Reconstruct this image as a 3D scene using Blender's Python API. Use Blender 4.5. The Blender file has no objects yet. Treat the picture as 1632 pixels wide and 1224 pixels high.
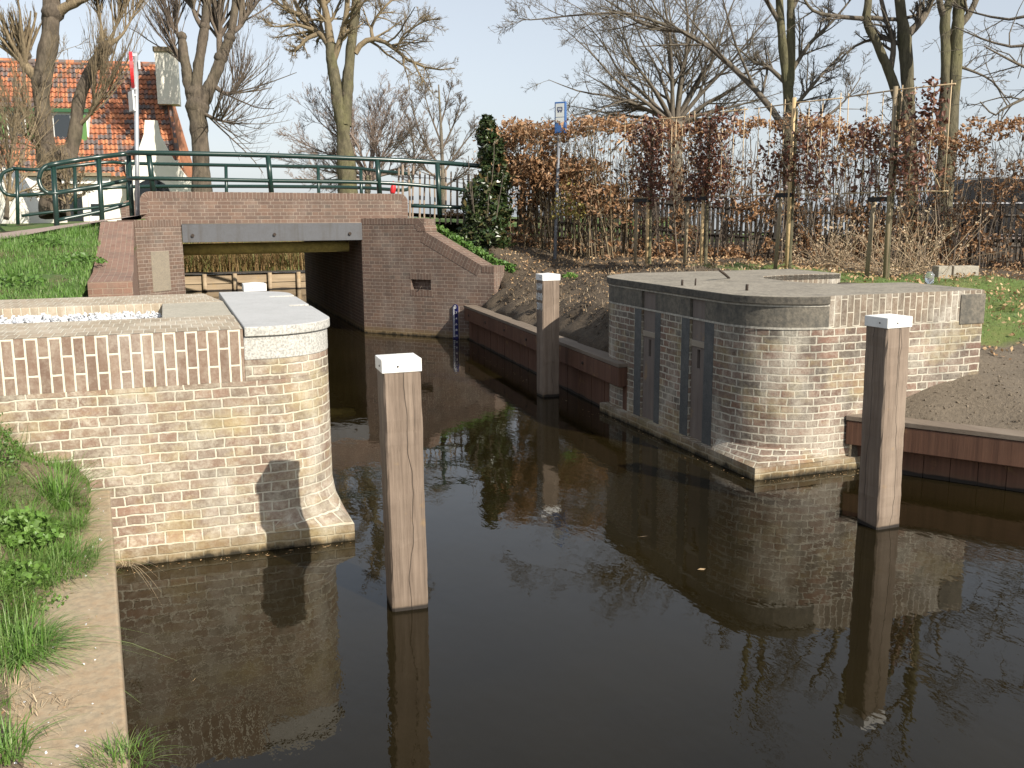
import bpy, bmesh, math, random
import numpy as np
from mathutils import Vector, Matrix

# ------------------------------------------------------------------ camera, sky, sun, exposure
SC = bpy.context.scene
COL = SC.collection
W0, H0, FPX = 1632.0, 1224.0, 1538.0
PITCH, ROLL, YAW, EYE = math.radians(10.0), math.radians(0.35), math.radians(19.5), 2.13
CAM = np.array([0.0, 0.0, EYE])
FWD = np.array([math.sin(YAW)*math.cos(PITCH), math.cos(YAW)*math.cos(PITCH), -math.sin(PITCH)])
_r = np.array([math.cos(YAW), -math.sin(YAW), 0.0]); _u = np.cross(_r, FWD)
RIGHT = math.cos(ROLL)*_r - math.sin(ROLL)*_u
UP = math.sin(ROLL)*_r + math.cos(ROLL)*_u
cd = bpy.data.cameras.new('camera'); cam = bpy.data.objects.new('camera', cd); COL.objects.link(cam)
cam.matrix_world = Matrix(((RIGHT[0], UP[0], -FWD[0], CAM[0]), (RIGHT[1], UP[1], -FWD[1], CAM[1]), (RIGHT[2], UP[2], -FWD[2], CAM[2]), (0, 0, 0, 1)))
cd.sensor_width = 36.0; cd.lens = FPX/W0*36.0; cd.clip_start = 0.05; cd.clip_end = 9000.0
SC.camera = cam

SUNV = Vector((0.56, -1.29, 0.94)).normalized()
world = bpy.data.worlds.new('World'); SC.world = world; world.use_nodes = True
wn = world.node_tree.nodes; wl = world.node_tree.links
bg = wn['Background']; sky = wn.new('ShaderNodeTexSky'); sky.sky_type = 'NISHITA'; sky.sun_disc = False
sky.sun_elevation = math.asin(SUNV.z); sky.sun_rotation = math.atan2(SUNV.x, SUNV.y)
sky.air_density = 1.0; sky.dust_density = 1.2; sky.ozone_density = 1.0
hsv = wn.new('ShaderNodeHueSaturation'); hsv.inputs['Saturation'].default_value = 0.42; wl.new(sky.outputs['Color'], hsv.inputs['Color'])   # thin spring haze
hz_ = wn.new('ShaderNodeMix'); hz_.data_type = 'RGBA'; hz_.inputs[0].default_value = 0.42; wl.new(hsv.outputs['Color'], hz_.inputs[6]); hz_.inputs[7].default_value = (3.5, 4.0, 4.7, 1); wl.new(hz_.outputs[2], bg.inputs['Color']); bg.inputs['Strength'].default_value = 0.112
sl = bpy.data.lights.new('sun', 'SUN'); sun = bpy.data.objects.new('sun', sl); COL.objects.link(sun)
sl.energy = 5.0; sl.angle = math.radians(0.5); sl.color = (1.0, 0.93, 0.82)
sun.rotation_euler = SUNV.to_track_quat('Z', 'Y').to_euler(); sun.location = (5, -12, 12)
SC.view_settings.view_transform = 'Standard'; SC.view_settings.look = 'None'
SC.view_settings.exposure = 0.56; SC.view_settings.gamma = 1.0; SC.view_settings.use_curve_mapping = False

rng = np.random.default_rng(7); random.seed(7)

# photo pixel -> world helpers, used only to work out real positions
def ray(px, py): return FWD + RIGHT*(px-816.0)/FPX - UP*(py-612.0)/FPX
def at(px, py, D): return CAM + ray(px, py)*D
def G(px, py, z=0.0): d = ray(px, py); return CAM + d*((z-EYE)/d[2])
def PY(px, py, Y): d = ray(px, py); return CAM + d*(Y/d[1])

# ------------------------------------------------------------------ object helpers
def tag(o, label=None, cat=None, group=None, kind=None):
    if label: o['label'] = label
    if cat: o['category'] = cat
    if group: o['group'] = group
    if kind: o['kind'] = kind
    return o
def thing(name, loc, label, cat, group=None):
    o = bpy.data.objects.new(name, None); COL.objects.link(o); o.location = Vector(loc); o.empty_display_size = 0.2
    return tag(o, label, cat, group)
def link(name, me, parent=None):
    o = bpy.data.objects.new(name, me); COL.objects.link(o)
    if parent is not None:
        o.parent = parent
        r = parent
        off = Vector((0, 0, 0))
        while r is not None:
            off += r.location; r = r.parent
        o.location = -off            # meshes are written in world coordinates
    return o
def copy_tree(o, loc, rotz=None, parent=None):
    c = o.copy(); COL.objects.link(c)
    if parent is None:
        c.location = loc
        if rotz is not None: c.rotation_euler.z = rotz
    else: c.parent = parent
    for ch in list(o.children): copy_tree(ch, None, None, c)
    return c

class MB:
    def __init__(s): s.v = []; s.f = []; s.uv = []; s.sm = []
    def face(s, pts, uvs=None, smooth=False):
        b = len(s.v); s.v.extend([tuple(map(float, p)) for p in pts]); s.f.append(tuple(range(b, b+len(pts))))
        s.uv.append([tuple(u) for u in uvs] if uvs is not None else [(0, 0)]*len(pts)); s.sm.append(smooth)
    def prism(s, out, z0, z1, top=True, bottom=False, u0=0.0, smooth=False, sides=None):
        n = len(out); u = u0
        for i in range(n):
            a, b = out[i], out[(i+1) % n]; L = math.hypot(b[0]-a[0], b[1]-a[1])
            if sides is None or sides(i):
                s.face([(a[0], a[1], z0), (b[0], b[1], z0), (b[0], b[1], z1), (a[0], a[1], z1)], [(u, z0), (u+L, z0), (u+L, z1), (u, z1)], smooth)
            u += L
        if top: s.face([(p[0], p[1], z1) for p in out], [(p[0], p[1]) for p in out])
        if bottom: s.face([(p[0], p[1], z0) for p in reversed(out)], [(p[0], p[1]) for p in reversed(out)])
    def box(s, a, b):
        x0, y0, z0 = a; x1, y1, z1 = b
        s.prism([(x0, y0), (x1, y0), (x1, y1), (x0, y1)], z0, z1, True, True)
    def obox(s, c, U, V, N, hu, hv, hn):
        c, U, V, N = [np.array(q, float) for q in (c, U, V, N)]
        P = lambda a, b, d: c + U*hu*a + V*hv*b + N*hn*d
        for (sg, A, Bx, ha, hb) in ((1, 0, 1, hu, hv),):
            pass
        quads = [((-1, -1, 1), (1, -1, 1), (1, 1, 1), (-1, 1, 1), hu, hv), ((1, -1, -1), (-1, -1, -1), (-1, 1, -1), (1, 1, -1), hu, hv),
                 ((1, -1, 1), (1, -1, -1), (1, 1, -1), (1, 1, 1), hn, hv), ((-1, -1, -1), (-1, -1, 1), (-1, 1, 1), (-1, 1, -1), hn, hv),
                 ((-1, 1, 1), (1, 1, 1), (1, 1, -1), (-1, 1, -1), hu, hn), ((-1, -1, -1), (1, -1, -1), (1, -1, 1), (-1, -1, 1), hu, hn)]
        for q in quads:
            a, b = q[4]*2, q[5]*2
            s.face([P(*q[0]), P(*q[1]), P(*q[2]), P(*q[3])], [(0, 0), (a, 0), (a, b), (0, b)])
    def plate(s, O, U, V, N, poly, depth, uvoff=(0, 0)):
        # poly in (u,v), counter-clockwise seen from +N; front face through O, extruded back along -N
        O, U, V, N = [np.array(q, float) for q in (O, U, V, N)]
        fr = [O+U*p[0]+V*p[1] for p in poly]; bk = [q-N*depth for q in fr]
        s.face(fr, [(p[0]+uvoff[0], p[1]+uvoff[1]) for p in poly]); s.face(bk[::-1], [(p[0], p[1]) for p in poly[::-1]])
        n = len(poly); u = 0
        for i in range(n):
            j = (i+1) % n; L = math.dist(poly[i], poly[j])
            s.face([fr[i], bk[i], bk[j], fr[j]], [(u, 0), (u, depth), (u+L, depth), (u+L, 0)]); u += L
    def tube(s, pts, rad, k=10, cap=True, closed=False):
        pts = [np.array(p, float) for p in pts]; n = len(pts)
        rad = [rad]*n if np.isscalar(rad) else rad
        tan = []
        for i in range(n):
            t = pts[min(i+1, n-1)]-pts[max(i-1, 0)]; tan.append(t/(np.linalg.norm(t)+1e-9))
        ref = np.array([0, 0, 1.0]) if abs(tan[0][2]) < .9 else np.array([1.0, 0, 0])
        u = np.cross(tan[0], ref); u /= np.linalg.norm(u); rings = []
        for i in range(n):
            u = u - tan[i]*np.dot(u, tan[i]); u /= np.linalg.norm(u)+1e-9; w = np.cross(tan[i], u)
            rings.append([pts[i]+rad[i]*(math.cos(a)*u+math.sin(a)*w) for a in [2*math.pi*j/k for j in range(k)]])
        L = 0
        for i in range(n-1):
            dl = np.linalg.norm(pts[i+1]-pts[i])
            for j in range(k):
                j2 = (j+1) % k
                s.face([rings[i][j], rings[i][j2], rings[i+1][j2], rings[i+1][j]], [(j/k, L), ((j+1)/k, L), ((j+1)/k, L+dl), (j/k, L+dl)], True)
            L += dl
        if cap: s.face(rings[0][::-1]); s.face(rings[-1])
    def build(s, name, mat, parent=None, bevel=0.0, merge=True):
        me = bpy.data.meshes.new(name); me.from_pydata(s.v, [], s.f)
        uvl = me.uv_layers.new(name='UVMap'); flat = [c for f in s.uv for u in f for c in u]
        uvl.data.foreach_set('uv', flat); me.polygons.foreach_set('use_smooth', s.sm)
        if merge:
            bm = bmesh.new(); bm.from_mesh(me); bmesh.ops.remove_doubles(bm, verts=bm.verts, dist=0.0002); bm.to_mesh(me); bm.free()
        me.materials.append(mat); me.update()
        o = link(name, me, parent)
        if bevel:
            m = o.modifiers.new('bevel', 'BEVEL'); m.width = bevel; m.segments = 2; m.limit_method = 'ANGLE'; m.angle_limit = math.radians(40)
        return o

def fast_mesh(name, V, Q, mat, parent=None, smooth=False, mats=None, midx=None):
    V = np.asarray(V, np.float32).reshape(-1, 3); Q = np.asarray(Q, np.int32); k = Q.shape[1]
    me = bpy.data.meshes.new(name); me.vertices.add(len(V)); me.vertices.foreach_set('co', V.ravel())
    me.loops.add(Q.size); me.loops.foreach_set('vertex_index', Q.ravel()); me.polygons.add(len(Q))
    me.polygons.foreach_set('loop_start', np.arange(0, Q.size, k, dtype=np.int32)); me.polygons.foreach_set('loop_total', np.full(len(Q), k, np.int32))
    me.polygons.foreach_set('use_smooth', np.full(len(Q), smooth)); me.update(calc_edges=True); me.validate()
    for m in (mats or [mat]): me.materials.append(m)
    if midx is not None: me.polygons.foreach_set('material_index', np.asarray(midx, np.int32))
    return link(name, me, parent)

# ------------------------------------------------------------------ material helpers
class NT:
    def __init__(s, name):
        s.m = bpy.data.materials.new(name); s.m.use_nodes = True; s.t = s.m.node_tree; s.t.nodes.clear()
        s.out = s.t.nodes.new('ShaderNodeOutputMaterial'); s.p = s.t.nodes.new('ShaderNodeBsdfPrincipled'); s.l(s.p.outputs[0], s.out.inputs[0])
    def n(s, typ, **k):
        q = s.t.nodes.new(typ)
        for a, b in k.items(): setattr(q, a, b)
        return q
    def l(s, a, b): s.t.links.new(a, b)
    def set(s, sock, v):
        if hasattr(v, 'is_output'): s.l(v, sock)
        elif isinstance(v, (tuple, list)) and len(v) == 3 and sock.type == 'RGBA': sock.default_value = (*v, 1)
        else: sock.default_value = v
    def coord(s, w='Object'): return s.n('ShaderNodeTexCoord').outputs[w]
    def pos(s): return s.n('ShaderNodeNewGeometry').outputs['Position']
    def island(s): return s.n('ShaderNodeNewGeometry').outputs['Random Per Island']
    def mapv(s, v, scale=(1, 1, 1), loc=(0, 0, 0), rot=(0, 0, 0)):
        q = s.n('ShaderNodeMapping'); s.l(v, q.inputs[0]); q.inputs['Scale'].default_value = scale; q.inputs['Location'].default_value = loc; q.inputs['Rotation'].default_value = rot; return q.outputs[0]
    def noise(s, v, scale, detail=4, rough=.55, col=False, dist=0):
        q = s.n('ShaderNodeTexNoise'); s.l(v, q.inputs['Vector']); q.inputs['Scale'].default_value = scale; q.inputs['Detail'].default_value = detail; q.inputs['Roughness'].default_value = rough; q.inputs['Distortion'].default_value = dist
        return q.outputs['Color' if col else 'Fac']
    def ramp(s, f, stops, interp='LINEAR'):
        q = s.n('ShaderNodeValToRGB'); s.l(f, q.inputs[0]); e = q.color_ramp.elements; q.color_ramp.interpolation = interp
        while len(e) < len(stops): e.new(0.5)
        for i, (p, c) in enumerate(stops):
            e[i].position = p; e[i].color = (*c, 1) if isinstance(c, (tuple, list)) else (c, c, c, 1)
        return q.outputs[0]
    def mix(s, f, a, b, mode='MIX'):
        q = s.n('ShaderNodeMix', data_type='RGBA', blend_type=mode); s.set(q.inputs[0], f); s.set(q.inputs[6], a); s.set(q.inputs[7], b); return q.outputs[2]
    def math(s, op, a, b=None, clamp=False):
        q = s.n('ShaderNodeMath', operation=op, use_clamp=clamp); s.set(q.inputs[0], a)
        if b is not None: s.set(q.inputs[1], b)
        return q.outputs[0]
    def sep(s, v): q = s.n('ShaderNodeSeparateXYZ'); s.l(v, q.inputs[0]); return q.outputs
    def rangef(s, v, a, b, c=0.0, d=1.0):
        q = s.n('ShaderNodeMapRange'); s.set(q.inputs[0], v); q.inputs[1].default_value = a; q.inputs[2].default_value = b; q.inputs[3].default_value = c; q.inputs[4].default_value = d; return q.outputs[0]
    def bump(s, h, dist=.01, strength=1.0, prev=None):
        q = s.n('ShaderNodeBump'); s.l(h, q.inputs['Height']); q.inputs['Distance'].default_value = dist; q.inputs['Strength'].default_value = strength
        if prev is not None: s.l(prev, q.inputs['Normal'])
        s.l(q.outputs[0], s.p.inputs['Normal']); return q.outputs[0]
    def col(s, c): s.set(s.p.inputs['Base Color'], c); return s
    def rough(s, r): s.set(s.p.inputs['Roughness'], r); return s

def brick_mat(name, cols, mortar, bl=.22, rh=.0635, ms=.006, soldier=False, eff=0.0, effcol=(.78, .75, .66), yellow=0.0, dark=0.0, waterline=True, offset=.5, squash=.5, warp=.010, bumpd=.006, grime=(.05, .05, .045), smear=.35):
    t = NT(name); uv = t.coord('UV'); P = t.pos()
    w = t.n('ShaderNodeVectorMath', operation='MULTIPLY_ADD')
    nz = t.noise(uv, 9, 3, .6, True); t.l(nz, w.inputs[0]); w.inputs[1].default_value = (warp, warp, 0); 
    if soldier:
        q = t.sep(uv); c = t.n('ShaderNodeCombineXYZ'); t.l(q[1], c.inputs[0]); t.l(q[0], c.inputs[1]); base = c.outputs[0]
    else: base = uv
    t.l(base, w.inputs[2]); vec = w.outputs[0]
    def brick(c1, c2, m):
        b = t.n('ShaderNodeTexBrick'); t.l(vec, b.inputs['Vector']); b.inputs['Scale'].default_value = 1.0; b.inputs['Brick Width'].default_value = bl; b.inputs['Row Height'].default_value = rh
        b.inputs['Mortar Size'].default_value = ms; b.inputs['Mortar Smooth'].default_value = .35; b.offset = offset; b.offset_frequency = 2; b.squash = squash; b.squash_frequency = 2
        b.inputs['Color1'].default_value = (*c1, 1); b.inputs['Color2'].default_value = (*c2, 1); b.inputs['Mortar'].default_value = (*m, 1); return b
    b = brick((0, 0, 0), (1, 1, 1), (.5, .5, .5))
    n = len(cols); bc = t.ramp(b.outputs['Color'], [(i/(n-1), c) for i, c in enumerate(cols)])
    fine = t.noise(P, 70, 5, .65)
    bc = t.mix(t.rangef(fine, .35, .75, 0, .45), bc, t.mix(.5, bc, (.35, .3, .24)))
    big = t.noise(P, 1.7, 6, .6); med = t.noise(P, 6.5, 5, .65)
    sm = t.rangef(t.math('MULTIPLY', med, t.noise(P, 33, 4, .7)), .2, .42, 0, smear)
    fac = t.math('MAXIMUM', b.outputs['Fac'], sm)
    mc = t.mix(t.rangef(fine, .3, .7), mortar, tuple(x*.8 for x in mortar))
    c = t.mix(fac, bc, mc)
    if dark: c = t.mix(t.rangef(t.noise(P, 2.3, 6, .7), .46, .66, 0, dark), c, grime)
    if yellow: c = t.mix(t.rangef(t.noise(t.mapv(P, (1, 1, 1.6), (3, 7, 2)), 2.2, 6, .65), .50, .68, 0, yellow), c, (.42, .34, .16))
    if eff:
        e = t.math('MULTIPLY', t.rangef(t.noise(t.mapv(P, (1, 1, .55), (9, 2, 5)), 2.6, 7, .68), .49, .68, 0, 1), t.rangef(fine, .25, .6, .3, 1)); c = t.mix(t.math('MULTIPLY', e, eff), c, effcol)
    if waterline:
        z = t.sep(P)[2]; zz = t.math('ADD', z, t.math('MULTIPLY', t.math('SUBTRACT', med, .5), .16))
        c = t.mix(t.rangef(zz, .04, .15, .6, 0), c, (.20, .14, .05)); c = t.mix(t.rangef(zz, .0, .045, 1, 0), c, (.02, .016, .008))
    t.col(c); t.rough(.92)
    h = t.math('ADD', t.math('MULTIPLY', t.math('SUBTRACT', 1.0, b.outputs['Fac']), .7), t.math('MULTIPLY', fine, .45))
    h = t.math('ADD', h, t.math('MULTIPLY', med, .5)); t.bump(h, bumpd, .9)
    return t.m

def stone_mat(name, base, spots, scale=90, rough=.85, stain=.4, staincol=(.12, .11, .09), bumpd=.003, streak=False):
    t = NT(name); P = t.pos(); f = t.noise(P, scale, 3, .7); m = t.noise(P, 3.2, 7, .65); g = t.noise(P, 14, 5, .7)
    c = t.mix(t.rangef(f, .42, .62), base, spots)
    c = t.mix(t.rangef(t.math('MULTIPLY', m, g), .2, .42, 0, stain), c, staincol)
    if streak: c = t.mix(t.rangef(t.noise(t.mapv(P, (9, 9, .6)), 1.0, 5, .6), .52, .72, 0, .6), c, staincol)
    t.col(c); t.rough(rough); t.bump(t.math('ADD', t.math('MULTIPLY', f, .5), g), bumpd, .7); return t.m

def plain_mat(name, c, rough=.5, metal=0.0, var=.15, scale=20, bumpd=.0008, spec=.5):
    t = NT(name); P = t.coord('Object'); n = t.noise(P, scale, 5, .6)
    t.col(t.mix(t.rangef(n, .35, .7, 0, var*2), c, tuple(x*.55 for x in c))); t.rough(t.rangef(n, .3, .7, rough*.85, min(1, rough*1.15))); t.p.inputs['Metallic'].default_value = metal
    t.p.inputs['Specular IOR Level'].default_value = spec
    if bumpd: t.bump(n, bumpd, .5)
    return t.m

def wood_mat(name, c1, c2, streak=26, rough=.8, crack=False, waterline=False, axis='Z', hi=None):
    t = NT(name); O = t.coord('Object'); P = t.pos(); info = t.n('ShaderNodeObjectInfo')
    off = t.n('ShaderNodeVectorMath', operation='ADD'); t.l(O, off.inputs[0]); cmb = t.n('ShaderNodeCombineXYZ'); r = t.math('MULTIPLY', info.outputs['Random'], 37.0)
    t.l(r, cmb.inputs[0]); t.l(r, cmb.inputs[1]); t.l(r, cmb.inputs[2]); t.l(cmb.outputs[0], off.inputs[1]); v = off.outputs[0]
    sc = {'Z': (1, 1, .035), 'X': (.035, 1, 1), 'Y': (1, .035, 1)}[axis]
    g = t.noise(t.mapv(v, sc), streak*3.2, 6, .7, dist=.3); g2 = t.noise(t.mapv(v, sc), streak*.7, 3, .6); bl = t.noise(v, 2.2, 4, .6)
    c = t.mix(t.rangef(g, .3, .72), c1, c2); c = t.mix(t.rangef(g2, .42, .65, 0, .55), c, hi or c2); c = t.mix(t.rangef(bl, .45, .7, 0, .3), c, tuple(x*.7 for x in c1))
    h = g
    if crack:
        q = t.sep(t.mapv(O, (1, 1, 1))); wob = t.math('MULTIPLY', t.math('SUBTRACT', t.noise(t.mapv(v, (.0, .0, 1)), 1.5, 3, .5), .5), .15)
        d = t.math('ABSOLUTE', t.math('SUBTRACT', t.math('ADD', q[0], q[1]), t.math('ADD', wob, -.085)))
        line = t.rangef(d, .0006, .0032, 1, 0); line = t.math('MULTIPLY', line, t.rangef(t.noise(t.mapv(v, (0, 0, 1), (5, 5, 5)), 1.6, 2), .34, .42, 0, 1), True)
        fine = t.rangef(t.noise(t.mapv(v, (1, 1, .022), (4, 1, 0)), 38, 3, .6), .66, .72, 0, .8)
        line = t.math('MAXIMUM', line, fine); c = t.mix(t.math('MULTIPLY', line, .85), c, (.035, .025, .018)); h = t.math('SUBTRACT', g, t.math('MULTIPLY', line, 2.0))
    if waterline:
        z = t.math('ADD', t.sep(P)[2], t.math('MULTIPLY', bl, .06)); c = t.mix(t.rangef(z, .06, .10, .35, 0), c, (.10, .07, .04)); c = t.mix(t.rangef(z, .05, .062, 1, 0), c, (.018, .013, .009))
        c = t.mix(t.rangef(t.noise(P, 4.5, 4, .6), .62, .74, 0, .35), c, (.42, .26, .08))
    t.col(c); t.rough(rough); t.bump(h, .003, .6); return t.m

def leaf_mat(name, cols, rough=.6, trans=.25):
    t = NT(name); f = t.island(); n = len(cols); c = t.ramp(f, [(i/(n-1), q) for i, q in enumerate(cols)]); t.col(c); t.rough(rough)
    if trans:
        tr = t.n('ShaderNodeBsdfTranslucent'); t.l(c, tr.inputs[0]); mx = t.n('ShaderNodeMixShader'); mx.inputs[0].default_value = trans; t.l(t.p.outputs[0], mx.inputs[1]); t.l(tr.outputs[0], mx.inputs[2]); t.l(mx.outputs[0], t.out.inputs[0])
    return t.m

def bark_mat(name, a, b, moss=(.16, .15, .06), mossf=.4, scale=9):
    t = NT(name); P = t.pos(); n = t.noise(t.mapv(P, (1, 1, .35)), scale, 6, .7); m = t.noise(P, 1.1, 4, .6); r = t.noise(t.mapv(P, (1, 1, .18)), scale*3.5, 4, .7)
    c = t.mix(t.rangef(n, .35, .68), a, b); c = t.mix(t.rangef(m, .45, .7, 0, mossf), c, moss); c = t.mix(t.rangef(r, .5, .72, 0, .6), c, tuple(x*.4 for x in a))
    t.col(c); t.rough(.95); t.bump(t.math('ADD', n, r), .03, .8); return t.m

M = {}
M['brick_old'] = brick_mat('old_lock_brick', [(.165, .105, .074), (.235, .150, .105), (.185, .135, .098), (.25, .170, .115), (.16, .128, .096), (.245, .148, .102)], (.60, .55, .435), ms=.0068, eff=.55, yellow=.5, dark=.45, grime=(.165, .145, .110), effcol=(.64, .605, .51), warp=.024, smear=.72, bumpd=.009)
M['brick_right'] = brick_mat('right_lock_brick', [(.085, .056, .042), (.17, .09, .062), (.11, .088, .068), (.21, .115, .078), (.08, .068, .056), (.19, .10, .068)], (.52, .48, .39), ms=.0076, eff=.7, yellow=.45, dark=.55, effcol=(.55, .51, .42), warp=.024, smear=.50)
M['brick_band'] = brick_mat('soldier_course_brick', [(.135, .083, .058), (.19, .12, .083), (.155, .10, .07), (.21, .135, .093)], (.68, .62, .49), soldier=True, ms=.0078, squash=1.0, waterline=False, eff=.22, warp=.006, smear=.25)
M['brick_band_top'] = brick_mat('soldier_course_top_brick', [(.26, .205, .14), (.36, .285, .20), (.31, .245, .17)], (.56, .51, .40), bl=.0635, rh=.21, ms=.0055, squash=1.0, waterline=False, eff=.4, warp=.006, smear=.5)
M['brick_band_right'] = brick_mat('right_soldier_course_brick', [(.115, .085, .062), (.18, .13, .09), (.14, .11, .08)], (.50, .45, .36), soldier=True, ms=.0068, squash=1.0, waterline=False, eff=.5, dark=.4, warp=.008, smear=.45)
M['brick_bridge'] = brick_mat('bridge_brick', [(.092, .052, .039), (.130, .073, .051), (.104, .062, .047), (.155, .09, .062), (.083, .056, .044)], (.33, .265, .21), bl=.22, rh=.0625, ms=.0052, warp=.003, smear=.12, eff=.1, dark=.25)
M['brick_bridge_soldier'] = brick_mat('bridge_soldier_brick', [(.098, .056, .041), (.138, .078, .055), (.112, .066, .049)], (.33, .265, .21), soldier=True, bl=.22, rh=.0625, ms=.0052, squash=1.0, warp=.003, smear=.12, dark=.25, waterline=False)
M['brick_red'] = brick_mat('red_coping_brick', [(.17, .085, .058), (.22, .115, .078), (.19, .105, .075)], (.36, .27, .20), bl=.2, rh=.065, ms=.004, warp=.006, smear=.3, waterline=False, dark=.3)
M['granite'] = stone_mat('light_granite', (.52, .505, .46), (.27, .265, .245), 75, stain=.22, staincol=(.3, .27, .2))
M['slab_top'] = stone_mat('granite_slab', (.47, .47, .46), (.34, .34, .34), 110, stain=.35, staincol=(.25, .25, .24))
M['concrete'] = stone_mat('weathered_concrete', (.42, .385, .31), (.31, .285, .23), 60, stain=.35, staincol=(.2, .18, .13))
M['cap_right'] = stone_mat('dark_weathered_cap', (.29, .26, .205), (.20, .175, .14), 34, stain=.7, staincol=(.09, .08, .065), bumpd=.006)
M['stone_right'] = stone_mat('dark_lock_stone', (.165, .145, .112), (.10, .09, .072), 30, stain=.8, staincol=(.05, .05, .045), bumpd=.008, streak=True)
M['strip'] = stone_mat('blue_stone', (.085, .088, .086), (.06, .063, .064), 60, stain=.25, staincol=(.25, .24, .22), bumpd=.002)
M['quay'] = stone_mat('dirty_quay_concrete', (.36, .285, .19), (.27, .22, .15), 26, stain=.5, staincol=(.34, .20, .10), bumpd=.005)
M['plaque'] = stone_mat('grey_plaque', (.27, .23, .17), (.21, .18, .14), 50, stain=.3)
M['bollard'] = wood_mat('bollard_hardwood', (.115, .083, .060), (.235, .176, .130), crack=True, waterline=True, hi=(.30, .235, .178))
M['board'] = wood_mat('groove_board_wood', (.13, .105, .09), (.19, .155, .135), waterline=True, hi=(.21, .175, .15))
M['board_light'] = wood_mat('bracket_wood', (.26, .22, .17), (.33, .28, .22), axis='Y')
M['sheet'] = wood_mat('sheet_pile_wood', (.068, .031, .018), (.14, .064, .036), streak=14, waterline=True, hi=(.175, .088, .052))
M['sheet_cap'] = wood_mat('sheet_cap_wood', (.135, .102, .074), (.20, .158, .118), axis='Y', streak=14, hi=(.23, .188, .145))
M['oldwood'] = wood_mat('old_grey_timber', (.22, .16, .10), (.40, .30, .19), axis='X', streak=9, hi=(.46, .36, .24), waterline=True)
M['paling'] = wood_mat('paling_wood', (.20, .15, .11), (.32, .25, .19), hi=(.36, .29, .22))
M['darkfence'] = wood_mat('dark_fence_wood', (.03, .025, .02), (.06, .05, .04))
M['stake'] = wood_mat('tan_stake_wood', (.42, .29, .14), (.58, .42, .22), hi=(.62, .46, .26))
M['stake_grey'] = wood_mat('grey_stake_wood', (.19, .15, .09), (.28, .22, .14))
M['bamboo'] = wood_mat('bamboo_cane', (.40, .29, .17), (.55, .42, .26))
M['white_cap'] = plain_mat('white_painted_cap', (.82, .81, .77), .5, var=.16, scale=11)
M['white'] = plain_mat('white_render', (.80, .76, .66), .9, var=.08, scale=3)
M['white_trim'] = plain_mat('white_trim', (.78, .77, .73), .6, var=.05)
M['rail'] = plain_mat('green_painted_steel', (.012, .035, .028), .28, var=.15, scale=8)
M['galv'] = plain_mat('galvanised_steel', (.50, .52, .54), .45, .6, var=.2, scale=14)
M['beam'] = stone_mat('grey_painted_girder', (.088, .091, .098), (.078, .08, .087), 40, rough=.55, stain=.35, staincol=(.05, .042, .034), bumpd=.001, streak=True)
M['pipe'] = stone_mat('mossy_yellow_pipe', (.40, .31, .085), (.30, .235, .065), 20, stain=.5, staincol=(.07, .06, .02))
M['red'] = plain_mat('red_sign_paint', (.62, .03, .035), .4, var=.08)
M['blue'] = plain_mat('blue_sign_paint', (.05, .13, .33), .4, var=.1)
M['navy'] = plain_mat('navy_enamel', (.012, .016, .09), .3, var=.05)
M['paper'] = plain_mat('pale_panel', (.62, .65, .63), .5, var=.05)
M['letter'] = plain_mat('white_lettering', (.75, .75, .72), .6, var=.05)
M['black'] = plain_mat('black_strap', (.015, .015, .015), .7, var=.1)
M['slot_shade'] = plain_mat('painted_slot_shade', (.012, .01, .008), .95, var=.1)  # near-black colour that paints the shade inside the board slots
M['iron'] = plain_mat('rusty_iron', (.055, .04, .03), .8, .3, var=.3)
M['green_trim'] = plain_mat('green_shutter_paint', (.10, .22, .06), .5, var=.1)
M['dkgreen_trim'] = plain_mat('dark_green_paint', (.03, .10, .04), .5, var=.1)
M['crumb'] = leaf_mat('dry_soil_crumb', [(.085, .066, .045), (.16, .128, .09), (.115, .09, .063), (.21, .17, .125)], .95, 0)
M['gravel'] = leaf_mat('pale_gravel', [(.42, .43, .45), (.6, .61, .62), (.5, .52, .55), (.7, .7, .7), (.36, .38, .42)], .8, 0)
M['carpaint'] = plain_mat('dark_car_paint', (.010, .011, .013), .35, var=.05, scale=4, bumpd=0, spec=.25)
M['dullsteel'] = plain_mat('dull_grey_steel', (.20, .21, .23), .6, .3, var=.2, scale=14)
M['rubber'] = plain_mat('tyre_rubber', (.02, .02, .02), .8, var=.1)
M['chrome'] = plain_mat('chrome_trim', (.6, .6, .62), .2, 1.0, var=.05, bumpd=0)
def glass(name, c, r=.05):
    t = NT(name); t.col(c); t.rough(r); t.p.inputs['Specular IOR Level'].default_value = .8; return t.m
M['pane'] = glass('dark_window_pane', (.02, .025, .03)); M['carpane'] = plain_mat('tinted_car_pane', (.008, .009, .011), .3, var=.05, bumpd=0, spec=.2)
t = NT('clear_jar_glass'); t.col((.85, .9, .9)); t.rough(.05); t.p.inputs['Transmission Weight'].default_value = .9; M['jar'] = t.m
t = NT('tail_lamp_red'); t.col((.5, .01, .01)); t.rough(.2); M['tail'] = t.m
M['bark'] = bark_mat('grey_brown_bark', (.11, .092, .07), (.20, .168, .128))
M['bark_pollard'] = bark_mat('rough_pollard_bark', (.055, .043, .031), (.15, .118, .085), (.12, .11, .055), .25, 6)
M['bark_green'] = bark_mat('greenish_bark', (.062, .054, .031), (.145, .125, .075), (.14, .14, .05), .5, 7)
M['twig'] = bark_mat('twig_bark', (.10, .078, .058), (.17, .13, .10), mossf=.15)
M['twig_yellow'] = bark_mat('yellowish_twig_bark', (.165, .125, .075), (.26, .20, .12), mossf=.1)
M['twig_pink'] = bark_mat('pinkish_twig_bark', (.22, .165, .135), (.31, .24, .195), mossf=.05)
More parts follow.
